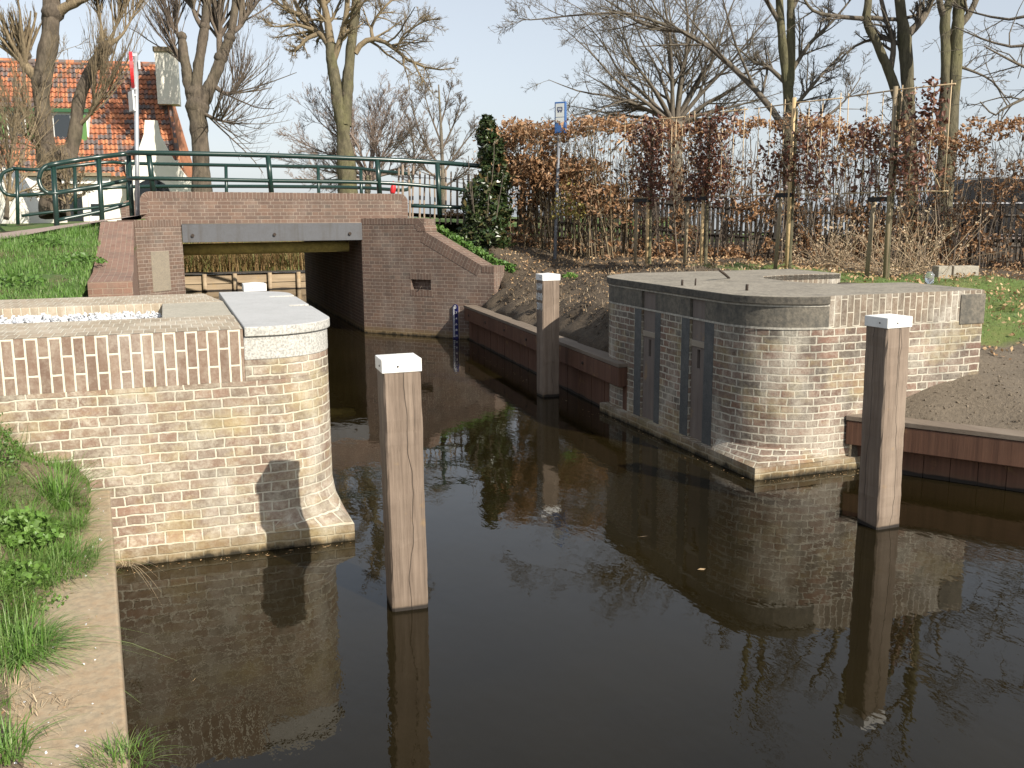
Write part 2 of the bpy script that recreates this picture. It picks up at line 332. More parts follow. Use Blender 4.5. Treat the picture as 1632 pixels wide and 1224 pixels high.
M['twig_dark'] = bark_mat('dark_twig_bark', (.095, .079, .06), (.165, .136, .103), mossf=.2)
M['beech'] = leaf_mat('dry_beech_leaf', [(.19, .095, .042), (.38, .22, .11), (.29, .15, .066), (.48, .31, .18), (.34, .19, .09), (.22, .115, .055)])
M['beech_dark'] = leaf_mat('dark_copper_leaf', [(.07, .028, .018), (.14, .055, .032), (.10, .035, .022), (.20, .09, .05), (.09, .04, .025)], .45, .12)
M['litter'] = leaf_mat('fallen_leaf', [(.40, .25, .12), (.30, .17, .08), (.55, .40, .22), (.22, .12, .06), (.48, .33, .17)], .7, .1)
M['laurel'] = leaf_mat('laurel_leaf', [(.016, .034, .010), (.034, .062, .018), (.022, .044, .013), (.075, .095, .04), (.045, .06, .02), (.03, .05, .014), (.10, .075, .03)], .28, .08)
M['ivy'] = leaf_mat('bright_green_leaf', [(.07, .16, .025), (.11, .21, .04), (.06, .12, .02), (.15, .25, .06)], .5, .2)
M['nettle'] = leaf_mat('nettle_leaf', [(.10, .20, .03), (.15, .27, .05), (.08, .15, .025), (.20, .32, .08)], .5, .25)
M['grass'] = leaf_mat('grass_blade', [(.065, .13, .02), (.11, .21, .035), (.085, .16, .025), (.15, .25, .05), (.20, .24, .08)], .55, .25)
M['grass_lush'] = leaf_mat('lush_grass_blade', [(.09, .19, .03), (.14, .27, .05), (.11, .22, .035), (.18, .30, .08), (.24, .30, .12)], .5, .3)
M['reed'] = leaf_mat('dry_reed', [(.25, .165, .06), (.33, .22, .10), (.20, .12, .05), (.15, .18, .05), (.30, .17, .07)], .7, .2)
M['straw'] = leaf_mat('dry_stalk', [(.36, .27, .16), (.48, .37, .24), (.30, .21, .13), (.55, .45, .30)], .7, .1)
M['yellow_leaf'] = leaf_mat('yellow_leaf', [(.27, .22, .05), (.22, .18, .05), (.17, .16, .04)], .5, .2)

def soil_mat():
    t = NT('soil_and_lawn'); P = t.pos(); a = t.n('ShaderNodeAttribute', attribute_name='lawn'); f = t.noise(P, 26, 6, .7); m = t.noise(P, 3.5, 5, .65); fi = t.noise(P, 120, 4, .7)
    soil = t.mix(t.rangef(f, .35, .7), (.040, .029, .018), (.115, .084, .054)); soil = t.mix(t.rangef(m, .42, .66, 0, .5), soil, (.12, .09, .06)); dr = t.n('ShaderNodeAttribute', attribute_name='dry'); soil = t.mix(dr.outputs['Fac'], soil, t.mix(t.rangef(f, .3, .7), (.12, .095, .066), (.19, .152, .108))); soil = t.mix(t.rangef(fi, .62, .7, 0, .7), soil, (.32, .25, .17))
    gr = t.mix(t.rangef(fi, .3, .7), (.075, .125, .022), (.13, .18, .04)); gr = t.mix(t.rangef(m, .45, .65, 0, .5), gr, (.19, .17, .06))
    e = t.math('ADD', a.outputs['Fac'], t.math('MULTIPLY', t.math('SUBTRACT', m, .5), .5)); t.col(t.mix(t.rangef(e, .42, .58), soil, gr)); t.rough(.95)
    t.bump(t.math('ADD', f, t.math('MULTIPLY', fi, .5)), .035, .8); return t.m
M['soil'] = soil_mat()
def bank_mat(name, ga, gb, sa, sb, lo, hi):
    t = NT(name); P = t.pos(); f = t.noise(P, 30, 6, .7); m = t.noise(P, 1.6, 5, .65); fi = t.noise(P, 140, 4, .7)
    s = t.mix(t.rangef(f, .3, .7), sa, sb); s = t.mix(t.rangef(fi, .6, .7, 0, .7), s, (.42, .33, .22)); g = t.mix(t.rangef(fi, .3, .7), ga, gb); t.col(t.mix(t.rangef(m, lo, hi), s, g)); t.rough(.95); t.bump(t.math('ADD', f, fi), .03, .8); return t.m
M['bank'] = bank_mat('grassy_bank_earth', (.06, .11, .02), (.10, .17, .035), (.12, .09, .05), (.2, .15, .08), .35, .5)
M['bank_near'] = bank_mat('sandy_bank_earth', (.07, .10, .03), (.13, .14, .05), (.17, .125, .078), (.30, .23, .15), .50, .66)
t = NT('clinker_road'); P = t.pos(); f = t.noise(P, 40, 5, .7); m = t.noise(P, 1.4, 4, .6)
t.col(t.mix(t.rangef(m, .4, .65, 0, .5), t.mix(t.rangef(f, .3, .7), (.26, .19, .16), (.36, .27, .23)), (.30, .25, .21))); t.rough(.95); t.bump(f, .006, .6); M['road'] = t.m
t = NT('roof_pantile'); uv0 = t.coord('UV'); wv = t.n('ShaderNodeVectorMath', operation='MULTIPLY_ADD'); t.l(t.noise(uv0, 3.0, 3, .6, True), wv.inputs[0]); wv.inputs[1].default_value = (.10, .10, 0); t.l(uv0, wv.inputs[2]); uv = wv.outputs[0]
b = t.n('ShaderNodeTexBrick'); t.l(uv, b.inputs['Vector']); b.inputs['Scale'].default_value = 1; b.inputs['Brick Width'].default_value = .23; b.inputs['Row Height'].default_value = .28; b.inputs['Mortar Size'].default_value = .0; b.offset = 0.0
b.inputs['Color1'].default_value = (0, 0, 0, 1); b.inputs['Color2'].default_value = (1, 1, 1, 1)
n1 = t.noise(t.pos(), .9, 3, .6); f = t.math('ADD', t.math('MULTIPLY', b.outputs['Color'], .75), t.math('MULTIPLY', n1, .45))
c = t.ramp(f, [(0, (.52, .19, .085)), (.30, (.42, .15, .07)), (.48, (.54, .22, .10)), (.54, (.30, .12, .065)), (.59, (.12, .095, .09)), (.78, (.15, .13, .125)), (.9, (.36, .13, .065)), (1, (.4, .14, .07))])
c = t.mix(t.rangef(t.noise(t.pos(), 9, 4, .7), .4, .7, 0, .4), c, (.14, .09, .06)); t.col(c); t.rough(.85)
M['tile'] = t.m
t = NT('dark_canal_water'); P = t.pos(); t.col(t.mix(t.rangef(t.noise(P, .6, 4), .35, .7), (.0085, .0062, .0022), (.0135, .0098, .0034))); t.rough(.015); t.p.inputs['IOR'].default_value = 1.333
w1 = t.noise(t.mapv(P, (1, .55, 1), rot=(0, 0, .5)), 2.6, 4, .5); w2 = t.noise(t.mapv(P, (1, .5, 1), rot=(0, 0, -.4)), 15, 3, .55); patch = t.rangef(t.noise(P, .35, 3, .6), .40, .62, .12, 1)
b1 = t.n('ShaderNodeBump'); t.l(w1, b1.inputs['Height']); b1.inputs['Distance'].default_value = .012; b1.inputs['Strength'].default_value = .22
b2 = t.n('ShaderNodeBump'); t.l(t.math('MULTIPLY', w2, patch), b2.inputs['Height']); b2.inputs['Distance'].default_value = .0032; b2.inputs['Strength'].default_value = .42; t.l(b1.outputs[0], b2.inputs['Normal']); t.l(b2.outputs[0], t.p.inputs['Normal']); M['water'] = t.m

# ------------------------------------------------------------------ vegetation generators
def norm(a): return a/(np.linalg.norm(a, axis=-1, keepdims=True)+1e-9)
def grow(start, d, length, n, wig, trop, grav=None):
    B = len(start); P = np.zeros((B, n, 3)); P[:, 0] = start; d = norm(d); seg = (np.asarray(length)/(n-1))[:, None]
    for i in range(1, n):
        d = norm(d + rng.normal(0, wig, (B, 3)) + np.array([0, 0, trop])); P[:, i] = P[:, i-1]+d*seg
    return P
def tubes(P, R, k):
    # P (B,n,3), R (B,n) -> verts, quads
    B, n, _ = P.shape; T = np.zeros_like(P); T[:, 1:-1] = P[:, 2:]-P[:, :-2]; T[:, 0] = P[:, 1]-P[:, 0]; T[:, -1] = P[:, -1]-P[:, -2]; T = norm(T)
    ref = np.cross(norm(P[:, -1]-P[:, 0]), rng.normal(0, 1, (B, 3))); ref = norm(ref)[:, None, :]
    U = norm(ref-T*(ref*T).sum(-1, keepdims=True)); V = np.cross(T, U); a = np.arange(k)*2*np.pi/k
    ring = P[:, :, None, :]+R[:, :, None, None]*(np.cos(a)[None, None, :, None]*U[:, :, None, :]+np.sin(a)[None, None, :, None]*V[:, :, None, :])
    idx = np.arange(B*n*k).reshape(B, n, k); q = np.stack([idx[:, :-1], np.roll(idx, -1, 2)[:, :-1], np.roll(idx, -1, 2)[:, 1:], idx[:, 1:]], -1).reshape(-1, 4)
    return ring.reshape(-1, 3), q
class Acc:
    def __init__(s): s.V = []; s.Q = []; s.n = 0
    def add(s, V, Q): s.V.append(V); s.Q.append(Q+s.n); s.n += len(V)
    def tubes(s, P, R, k): s.add(*tubes(P, R, k))
    def build(s, name, mat, parent=None, smooth=True): return fast_mesh(name, np.concatenate(s.V), np.concatenate(s.Q), mat, parent, smooth)
def spawn(P, R, m, lo, hi, ang, ratio, n, wig, trop, up=0.0, lmin=.05, lj=.35, rr=.55, plen=None):
    B, npt, _ = P.shape; L = np.linalg.norm(np.diff(P, axis=1), axis=2).sum(1) if plen is None else plen
    par = np.repeat(np.arange(B), m); tt = rng.uniform(lo, hi, B*m); s = tt*(npt-1); i = np.minimum(s.astype(int), npt-2); f = (s-i)[:, None]
    st = P[par, i]*(1-f)+P[par, i+1]*f; tan = norm(P[par, i+1]-P[par, i]); rad = R[par, i]*(1-f[:, 0])+R[par, i+1]*f[:, 0]
    perp = norm(np.cross(tan, rng.normal(0, 1, tan.shape))); a = np.radians(rng.normal(ang, ang*.22, B*m))[:, None]
    d = tan*np.cos(a)+perp*np.sin(a)+np.array([0, 0, up]); ln = np.maximum(lmin, L[par]*ratio*(1-.55*tt)*rng.uniform(1-lj, 1+lj, B*m))
    C = grow(st, d, ln, n, wig, trop); r0 = np.minimum(rad*rr, rad); return C, r0
def taper(r0, n, end=.25): return np.asarray(r0)[:, None]*np.linspace(1, end, n)[None, :]
def resample(pts, n):
    pts = np.array(pts, float); # smooth Catmull-Rom
    p = np.vstack([2*pts[0]-pts[1], pts, 2*pts[-1]-pts[-2]]); out = []; m = len(pts)-1
    for s in np.linspace(0, m, n):
        i = min(int(s), m-1); u = s-i; a, b, c, d = p[i], p[i+1], p[i+2], p[i+3]
        out.append(.5*((2*b)+(-a+c)*u+(2*a-5*b+4*c-d)*u*u+(-a+3*b-3*c+d)*u**3))
    return np.array(out)
def leaves(C, size, nrm=None, jitter=1.0, asp=.5, fold=.25):
    # C centres (N,3): folded diamond leaf of two quads each -> verts, quads
    N = len(C); size = np.broadcast_to(size, N)[:, None]; a = norm(rng.normal(0, 1, (N, 3))); b = norm(np.cross(a, rng.normal(0, 1, (N, 3)))); c = np.cross(a, b)
    w = size*asp*.5; l = size*.5
    p0 = C-a*l; p1 = C+b*w-a*l*.15+c*w*fold; p2 = C+a*l; p3 = C-b*w-a*l*.15+c*w*fold
    V = np.stack([p0, p1, p2, p3], 1).reshape(-1, 3); Q = np.arange(4*N).reshape(N, 4); return V, Q
def blades(base, h, w, lean=.5, dirs=None, seg=3, droop=.35):
    N = len(base); h = np.broadcast_to(h, N)[:, None]; w = np.broadcast_to(w, N)[:, None]
    az = rng.uniform(0, 2*np.pi, N); d = np.stack([np.cos(az), np.sin(az), np.zeros(N)], 1) if dirs is None else norm(dirs)
    s = np.stack([-d[:, 1], d[:, 0], np.zeros(N)], 1); ln = np.abs(rng.normal(lean, lean*.5, N))[:, None]; V = []
    for i in range(seg+1):
        t = i/seg; c = base+np.array([0, 0, 1])*h*(t-droop*ln*t*t)+d*h*ln*t**1.6; ww = w*(1-t*.92)*.5; V += [c-s*ww, c+s*ww]
    V = np.stack(V, 1).reshape(-1, 3); o = (np.arange(N)*(2*(seg+1)))[:, None]
    Q = np.concatenate([o+np.array([2*i, 2*i+1, 2*i+3, 2*i+2])[None] for i in range(seg)], 0); return V, Q

def tree(name, label, cat, trunk, limbs, D, bark, twig, group=None, levels=((7, 50, .45), (6, 45, .45), (5, 40, .5)), up=.12, depth=.35, tr=.006, twig_k=3, wig=.12, trop=.05, ranges=(.25, 1.0), knobs=()):
    """trunk / limbs: lists of (px,py,halfwidth px[,depth offset m]) read off the photo, set at distance D"""
    pm = D/FPX
    def poly(l):
        return np.array([at(q[0], q[1], D+(q[3] if len(q) > 3 else 0)) for q in l]), np.array([q[2]*pm for q in l])
    tp, trd = poly(trunk[0]); root = thing(name, (tp[0][0], tp[0][1], tp[0][2]), label, cat, group)
    A = Acc(); px_seed = 0.0
    for tk in trunk:
        p, r = poly(tk); n = 44; P = resample(p, n); R = np.interp(np.linspace(0, len(p)-1, n), np.arange(len(p)), r); R = R*(1+.05*interp_noise(np.arange(n)/3.0, np.zeros(n)+px_seed, 1, 61)); px_seed += 1.7; V, Q = tubes(P[None], R[None], 18); ax = np.repeat(P, 18, 0); an = np.tile(np.arange(18), n); V = ax+(V-ax)*(1+.09*interp_noise(an*.9, np.repeat(np.arange(n), 18)*.35, 1, 62)+rng.normal(0, .025, len(V)))[:, None]; A.add(V, Q)
    for (px, py, rp) in knobs:
        c = at(px, py, D); q = np.array([c+[0, 0, -rp*pm], c+[0, 0, -rp*pm*.5], c, c+[0, 0, rp*pm*.6], c+[0, 0, rp*pm]]); A.tubes(q[None], np.array([[.3, .9, 1.05, .8, .15]])*rp*pm, 9)
    A.build('trunk', bark, root)
    Cn = Acc(); Ps = []; Rs = []
    for lb in limbs:
        p, r = poly(lb); n = 10; P = resample(p, n)
        z = np.linspace(0, 1, n)**1.3*rng.normal(0, depth)*np.linalg.norm(p[-1]-p[0]); P += (FWD*[1, 1, 0])[None]*z[:, None]
        R = np.interp(np.linspace(0, len(p)-1, n), np.arange(len(p)), r); Ps.append(P); Rs.append(R)
    P = np.array(Ps); R = np.array(Rs); Cn.tubes(P, R, 8); lo, hi = ranges
    for li, (m, ang, ratio) in enumerate(levels):
        n = 6 if li == 0 else 5; C, r0 = spawn(P, R, m, lo, hi, ang, ratio, n, wig, trop, up); r0 = np.maximum(r0, tr*(1.6 if li < len(levels)-1 else 1.0)); RR = np.maximum(taper(r0, n, .35), tr*.7)
        Cn.tubes(C, RR, 5 if li == 0 else twig_k); P, R = C, RR; lo = .15
    Cn.build('crown', twig, root); return root

print('helpers ok')
def arc(cx, cy, r, a0, a1, n):
    return [(cx+r*math.cos(math.radians(a0+(a1-a0)*i/n)), cy+r*math.sin(math.radians(a0+(a1-a0)*i/n))) for i in range(n+1)]
def interp_noise(x, y, s, seed):
    g = np.random.default_rng(seed).normal(0, 1, (64, 64)); x = np.asarray(x)/s; y = np.asarray(y)/s
    i = np.floor(x).astype(int); j = np.floor(y).astype(int); fx = x-i; fy = y-j; fx = fx*fx*(3-2*fx); fy = fy*fy*(3-2*fy); q = lambda a, b: g[a % 64, b % 64]
    return (q(i, j)*(1-fx)+q(i+1, j)*fx)*(1-fy)+(q(i, j+1)*(1-fx)+q(i+1, j+1)*fx)*fy

# ------------------------------------------------------------------ the setting: water, banks, lawn, road
mb = MB(); S = 4000; mb.face([(-S, -S, 0), (S, -S, 0), (S, S, 0), (-S, S, 0)]); tag(mb.build('water', M['water'], merge=False), kind='structure')
def grid(name, xs, ys, hf, mat, lawn=None, keep=None, dry=None):
    X, Y = np.meshgrid(xs, ys, indexing='ij'); Z = hf(X, Y); nx, ny = X.shape; V = np.stack([X, Y, Z], -1).reshape(-1, 3); i = np.arange(nx*ny).reshape(nx, ny)
    q = np.stack([i[:-1, :-1], i[1:, :-1], i[1:, 1:], i[:-1, 1:]], -1).reshape(-1, 4)
    if keep is not None: k = keep(X, Y).reshape(-1); q = q[k[q].all(1)]
    o = fast_mesh(name, V, q, mat, smooth=True); tag(o, kind='structure')
    if lawn is not None:
        a = o.data.attributes.new('lawn', 'FLOAT', 'POINT'); a.data.foreach_set('value', lawn(X, Y).reshape(-1).astype(np.float32))
    if dry is not None:
        a = o.data.attributes.new('dry', 'FLOAT', 'POINT'); a.data.foreach_set('value', dry(X, Y).reshape(-1).astype(np.float32))
    return o
CP = np.array([(4.8, 15.7, .55), (4.6, 13, .55), (4.5, 10.5, .55), (4.5, 9.4, .57), (5.6, 14.8, 1.0), (6.07, 17.67, 1.55), (7.64, 15.45, 1.32), (7.34, 14.05, 1.31), (6.6, 12.4, 1.27), (6.0, 11.2, 1.28), (5.3, 12.3, .92), (5.25, 10.3, 1.15),
 (5.2, 15.5, .85), (5.3, 15.9, 1.15), (5.0, 16.4, 1.35), (4.5, 17.0, 1.8), (4.2, 17.3, 2.0), (4.3, 17.8, 2.08), (5.2, 18.2, 1.95), (8.41, 9.79, 1.26), (8.02, 8.43, 1.17), (12.5, 11.5, 1.22), (7.77, 7.31, .88), (9, 7.5, .95), (11, 8, 1.05), (14, 8, 1.1), (16, 12, 1.2),
 (6.68, 6.4, .68), (5.91, 6.4, .53), (5.5, 6.4, .46), (6.1, 5.5, .42), (7, 4.6, .45), (8, 5.5, .6), (9.5, 6, .75), (7.2, 7.2, .85), (12, 5, .8), (7, 2.5, .42), (10, 2, .6), (6.6, 8.3, 1.28), (7.6, 8.3, 1.22), (5.2, 8.3, 1.2), (5, 7.5, 1.0),
 (10, 20, 1.6), (15, 20, 1.5), (20, 20, 1.35), (30, 18, 1.3), (6, 22, 1.95), (4, 22, 2.05), (4, 25.5, 2.0), (12, 26, 1.5), (30, 26, 1.2), (30, 8, 1.2), (30, 2, 1.0), (14, 15, 1.25), (10, 13.6, 1.25)], float)
def rbf(P):
    K = np.linalg.norm(P[:, None, :2]-P[None, :, :2], axis=2); return np.linalg.solve(K+np.eye(len(P))*.02, P[:, 2]-1.1)
CW = rbf(CP)
def sheet_x(y):
    return np.where(y > 6.5, 4.42+.0594*(np.maximum(y, 9.0)-9.0), 5.37+(6.49-y)*.664)
def hR(X, Y, rough=True):
    Z = np.full(X.shape, 1.1)
    for (x, y, _), w in zip(CP, CW): Z = Z+w*np.hypot(X-x, Y-y)
    if rough:
        amp = np.clip(1.6-(Z-.4)*.9, .3, 1.0)*np.where(Y < 8.2, .45, 1.0)
        Z = Z+.035*interp_noise(X, Y, .33, 1)*amp+.022*interp_noise(X, Y, .13, 2)*amp+.03*interp_noise(X, Y, .9, 3)*np.where(Y < 8.2, .5, 1)
        Z = Z+np.where((X < 5.8) & (Y > 9.6) & (Y < 16), .05*interp_noise(X, Y, .22, 8), 0)
    d = X-sheet_x(Y)
    Z = np.where(d < .6, np.minimum(Z, .53+d*.9), Z)
    wing = ((X-3.334)*.743+(Y-17.506)*.669)                 # behind the wing wall
    Z = np.where((Y > 15.4) & (wing < .25) & (X < 5.3), -.8, Z)
    inside = (X > 4.4) & (X < 6.75) & (Y > 6.5) & (Y < 9.95); Z = np.where(inside, np.minimum(Z, 1.25), Z)
    inside2 = (X > 4.4) & (X < 5.75) & (Y > 6.45) & (Y < 9.75); Z = np.where(inside2, .4, Z)
    return np.where((d < .06) | ((X < 5.3) & (Y > 6.35) & (Y < 9.0)), -.8, Z)
def soil_lawn(X, Y):
    # lawn right of / behind the right lock head, bare soil on the bank and by the lower sheet piling
    v = np.clip((Y-(7.25-.08*(X-7.5)))*1.2+.5, 0, 1)*np.clip((X-6.9)*1.6, 0, 1)*np.clip((15.2-.75*(X-7.0)-Y)*.0+1, 0, 1)
    line = (X-7.34)*.87+(Y-14.05)*.5                        # tree row -> leaf-strewn earth beyond
    return v*np.clip(1-(line+1.2-(X-7.3)*.32)*.7, 0, 1)+np.where(Y > 18.5, .7, 0)
xs = np.concatenate([np.arange(3.3, 9, .085), np.arange(9, 17, .2), np.arange(17, 62, 1.5)]); ys = np.concatenate([np.arange(-6, 2, .5), np.arange(2, 18.5, .085), np.arange(18.5, 27.2, .5)])
grid('garden_ground', xs, ys, hR, M['soil'], soil_lawn, dry=lambda X, Y: np.clip((8.6-Y)/1.5, 0, 1)+np.where(Y > 16.5, .6, 0)*np.clip((X-5)/2, 0, 1))
HRs = lambda x, y: float(hR(np.array([[x]]), np.array([[y]]), False)[0, 0])

def zr(X, Y): return np.clip(2.18+.13*np.minimum(X, 0)+.04*np.minimum(Y-17.5, 0), 1.42, 2.2)
def near_edge(Y): return 0
def hL(X, Y):
    D = .334*X+.943*Y*.985; f = 1.25+.118*(D-9.0); Z = np.minimum(f, zr(X, Y)-.04); Z = np.maximum(Z, 1.0)
    Z = Z+.03*interp_noise(X, Y, .5, 4)+.012*interp_noise(X, Y, .15, 5)
    Z = np.where((Y > 15.4) & (f > zr(X, Y)-.06), np.minimum(Z, zr(X, Y)-.05), Z)
    Z = np.where(Y > 26, 1.95, Z)
    wl = (X-.268)*.743-(Y-17.506)*.669; Z = np.where((X > -.66+.02*(Y-11)) & (Y < 16.9) | ((wl > -.34) & (Y < 17.75) & (X > -.85)), .3, Z)
    return np.where((X > .2), -.8, Z)
xs = np.concatenate([np.arange(-60, -8, 2.0), np.arange(-8, .95, .1)]); ys = np.concatenate([np.arange(9.26, 18.5, .1), np.arange(18.5, 90, 1.5)])
grid('grass_bank', xs, ys, hL, M['bank'], keep=lambda X, Y: ~((Y < 9.2) | ((X > .3))))
# clinker road over the bridge, down to the left and away to the right
def road_poly():
    near = [(-14, 8.2), (-9, 10.6), (-5, 13.0), (-2.35, 14.9), (-1.5, 16.2), (-.55, 17.15), (.3, 17.75), (3.4, 17.75), (5.0, 18.6), (8, 19.6), (14, 19.8), (24, 17.5), (40, 12)]
    far = [(-14, 16.5), (-9, 18.6), (-6, 20.4), (-3.2, 22.8), (-1.6, 24.6), (-.6, 25.1), (.3, 25.2), (3.4, 25.2), (5.0, 25.0), (8, 24.6), (14, 24.2), (24, 22.5), (40, 18)]
    return near, far
near, far = road_poly()
V = []; m = 10; npt = resample([(*p, 0) for p in near], 90); fpt = resample([(*p, 0) for p in far], 90)
for a, b in zip(npt, fpt):
    for j in range(m+1):
        q = a+(b-a)*j/m; x, y = q[0], q[1]
        z = float(zr(np.array(x), np.array(y))) if x < .3 else (2.2 if x < 3.4 else max(2.2-(x-3.4)*.055, 1.42))
        V.append((x, y, z+.02))
V = np.array(V); i = np.arange(len(V)).reshape(90, m+1); q = np.stack([i[:-1, :-1], i[1:, :-1], i[1:, 1:], i[:-1, 1:]], -1).reshape(-1, 4)
tag(fast_mesh('road', V, q, M['road'], smooth=True), kind='structure')
def s_edge(Y): return -.42+.066*(6.12-Y)
def hN(X, Y):
    e = s_edge(Y)-.13-.075*(6.12-Y)+.06*interp_noise(Y*1.0, X*0+3, .5, 6); Z = .5+np.clip((e-X)*.85, -.25, .62); Z = Z+(.03*interp_noise(X, Y, .2, 11)+.012*interp_noise(X, Y, .07, 12))*np.clip((e-X)*4+.35, .1, 1)
    return np.where(X > s_edge(Y)-.10, -.8, Z)
grid('near_bank', np.arange(-5, .2, .03), np.arange(-2, 6.21, .03), hN, M['bank_near'])
grid('far_bank', np.concatenate([np.arange(.3, 8, .25), np.arange(8, 22, 1)]), np.concatenate([np.arange(29.12, 40, .25), np.arange(40, 75, 3)]), lambda X, Y: np.clip(.5+(Y-29.4)*.16, .5, 1.9)+.06*interp_noise(X, Y, .7, 9), M['bank'])
# ------------------------------------------------------------------ left lock head
LB = thing('lock_head', (-1.4, 7.6, 0), 'sunlit brick lock head with pale granite slab and gravel bed', 'lock wall')
A1 = arc(.55, 6.65, .45, -90, 0, 18); A2 = arc(.62, 8.75, .38, 0, 90, 10)
out = [(-5, 6.2)]+A1+A2+[(.2, 9.28), (-5, 9.28)]
mb = MB(); mb.prism(out, -1.2, 1.103, top=False); mb.build('brick_wall', M['brick_old'], LB)
# soldier course on the front
mb = MB(); mb.prism([(-5, 6.2), (.42, 6.2), (.42, 6.42), (-5, 6.42)], 1.103, 1.432, top=False); mb.build('soldier_course', M['brick_band'], LB, bevel=.008)
mb = MB(); mb.face([(-5, 6.208, 1.4335), (.418, 6.208, 1.4335), (.418, 7.115, 1.4335), (-5, 7.115, 1.4335)], [(-5, 0.0), (.418, 0), (.418, .907), (-5, .907)]); mb.face([(-5, 7.122, 1.28), (-.06, 7.122, 1.28), (-.06, 7.122, 1.43), (-5, 7.122, 1.43)][::-1], [(-5, 0), (-.06, 0), (-.06, .15), (-5, .15)])
mb.build('brick_top', M['brick_band_top'], LB)
mb = MB(); mb.prism([(-5, 6.42), (.42, 6.42), (.42, 7.12), (-5, 7.12)], 1.10, 1.431); mb.prism([(-.06, 7.12), (.42, 7.12), (.42, 8.36), (-.06, 8.36)], 1.10, 1.428)
mb.build('concrete_fill', M['concrete'], LB, bevel=.008)
mb = MB(); mb.prism([(-5, 8.36), (.42, 8.36), (.30, 9.28), (-5, 9.28)], 1.10, 1.43); mb.build('back_wall', M['brick_band_top'], LB, bevel=.008)
mb = MB(); mb.face([(-5, 7.1, 1.30), (-.05, 7.1, 1.30), (-.05, 8.38, 1.30), (-5, 8.38, 1.30)]); mb.build('bed_floor', M['concrete'], LB)
so = [(.42, 6.2)]+A1+A2+[(.42, 9.15)]
def grow_out(o, d):
    res = []; n = len(o)
    for i in range(n):
        a, b, c = np.array(o[i-1]), np.array(o[i]), np.array(o[(i+1) % n]); t1 = norm(b-a); t2 = norm(c-b); nn = norm(np.array([t1[1], -t1[0]])+np.array([t2[1], -t2[0]])); res.append(tuple(b+nn*d))
    return res
mb = MB(); mb.prism(so, 1.104, 1.236, top=False); mb.build('brick_course', M['brick_old'], LB)
mb = MB(); mb.prism(grow_out(so, .003), 1.236, 1.384, bottom=True); mb.build('granite_block', M['granite'], LB, bevel=.006)
slab = [(.425, 6.178)]+arc(.55, 6.65, .472, -90, 0, 18)+[(1.022, 7.50), (.87, 7.50), (.87, 7.62), (1.022, 7.62), (1.022, 8.40), (.81, 8.40), (.81, 8.52), (1.022, 8.52)]+arc(.62, 8.75, .40, 0, 90, 10)+[(.425, 9.17)]
mb = MB(); mb.prism(slab, 1.386, 1.446, bottom=True); ob = mb.build('granite_slab', M['slab_top'], LB, bevel=.006); ob.data.materials.append(M['granite'])
for p in ob.data.polygons:
    if abs(p.normal.z) < .5: p.material_index = 1
fo = [(-5, 6.14)]+[(1.06, 6.14)]+[(1.06, 9.0), (-5, 9.0)]
mb = MB(); mb.prism(fo, -1.2, .11)
cv = A1; sq = [(min(1.06, .55+(1.06-.55)*i/9), 6.14) if i <= 9 else (1.06, 6.14+(.5)*(i-9)/9) for i in range(19)]
for i in range(18):
    z0 = .112; za, zb = .15+.19*min(1, i/8), .15+.19*min(1, (i+1)/8); a = [np.array((*cv[i], za)), np.array((*cv[i+1], zb)), np.array((*sq[i+1], z0)), np.array((*sq[i], z0))]
    m0 = (a[0]+a[3])/2*[1, 1, 1]; m1 = (a[1]+a[2])/2
    m0 = m0+(np.array([*cv[i], m0[2]])-m0)*.45; m1 = m1+(np.array([*cv[i+1], m1[2]])-m1)*.45
    mb.face([a[3], a[2], m1, m0], [(5.55+i*.04, .11), (5.59+i*.04, .11), (5.59+i*.04, .21), (5.55+i*.04, .21)], True); mb.face([m0, m1, a[1], a[0]], [(5.55+i*.04, .21), (5.59+i*.04, .21), (5.59+i*.04, zb), (5.55+i*.04, za)], True)
mb.face([(-5, 6.14, .111), (.55, 6.14, .111), (.55, 6.2, .15), (-5, 6.2, .15)], [(0, .11), (5.55, .11), (5.55, .17), (0, .17)])
mb.build('footing', M['brick_old'], LB)
# gravel in the bed
n = 5200; gx = rng.uniform(-3.4, -.07, n); gy = rng.uniform(7.13, 8.35, n); gz = 1.335+rng.uniform(-.02, .03, n)+np.abs(rng.normal(0, .008, n)); s = rng.uniform(.011, .026, n)
base = np.array([(1, 0, 0), (0, 1, 0), (-1, 0, 0), (0, -1, 0), (0, 0, .8), (0, 0, -.8)], float); tri = np.array([(0, 1, 4), (1, 2, 4), (2, 3, 4), (3, 0, 4), (1, 0, 5), (2, 1, 5), (3, 2, 5), (0, 3, 5)])
rot = rng.normal(0, 1, (n, 3, 3)); rot, _ = np.linalg.qr(rot); V = np.einsum('nij,kj->nki', rot, base*[1, .8, .8])*s[:, None, None]+np.stack([gx, gy, gz], 1)[:, None, :]+rng.normal(0, .002, (n, 6, 3))
tag(fast_mesh('gravel', V.reshape(-1, 3), (tri[None]+np.arange(n)[:, None, None]*6).reshape(-1, 3), M['gravel']), 'pale grey gravel filling the bed on the left lock head', kind='stuff')

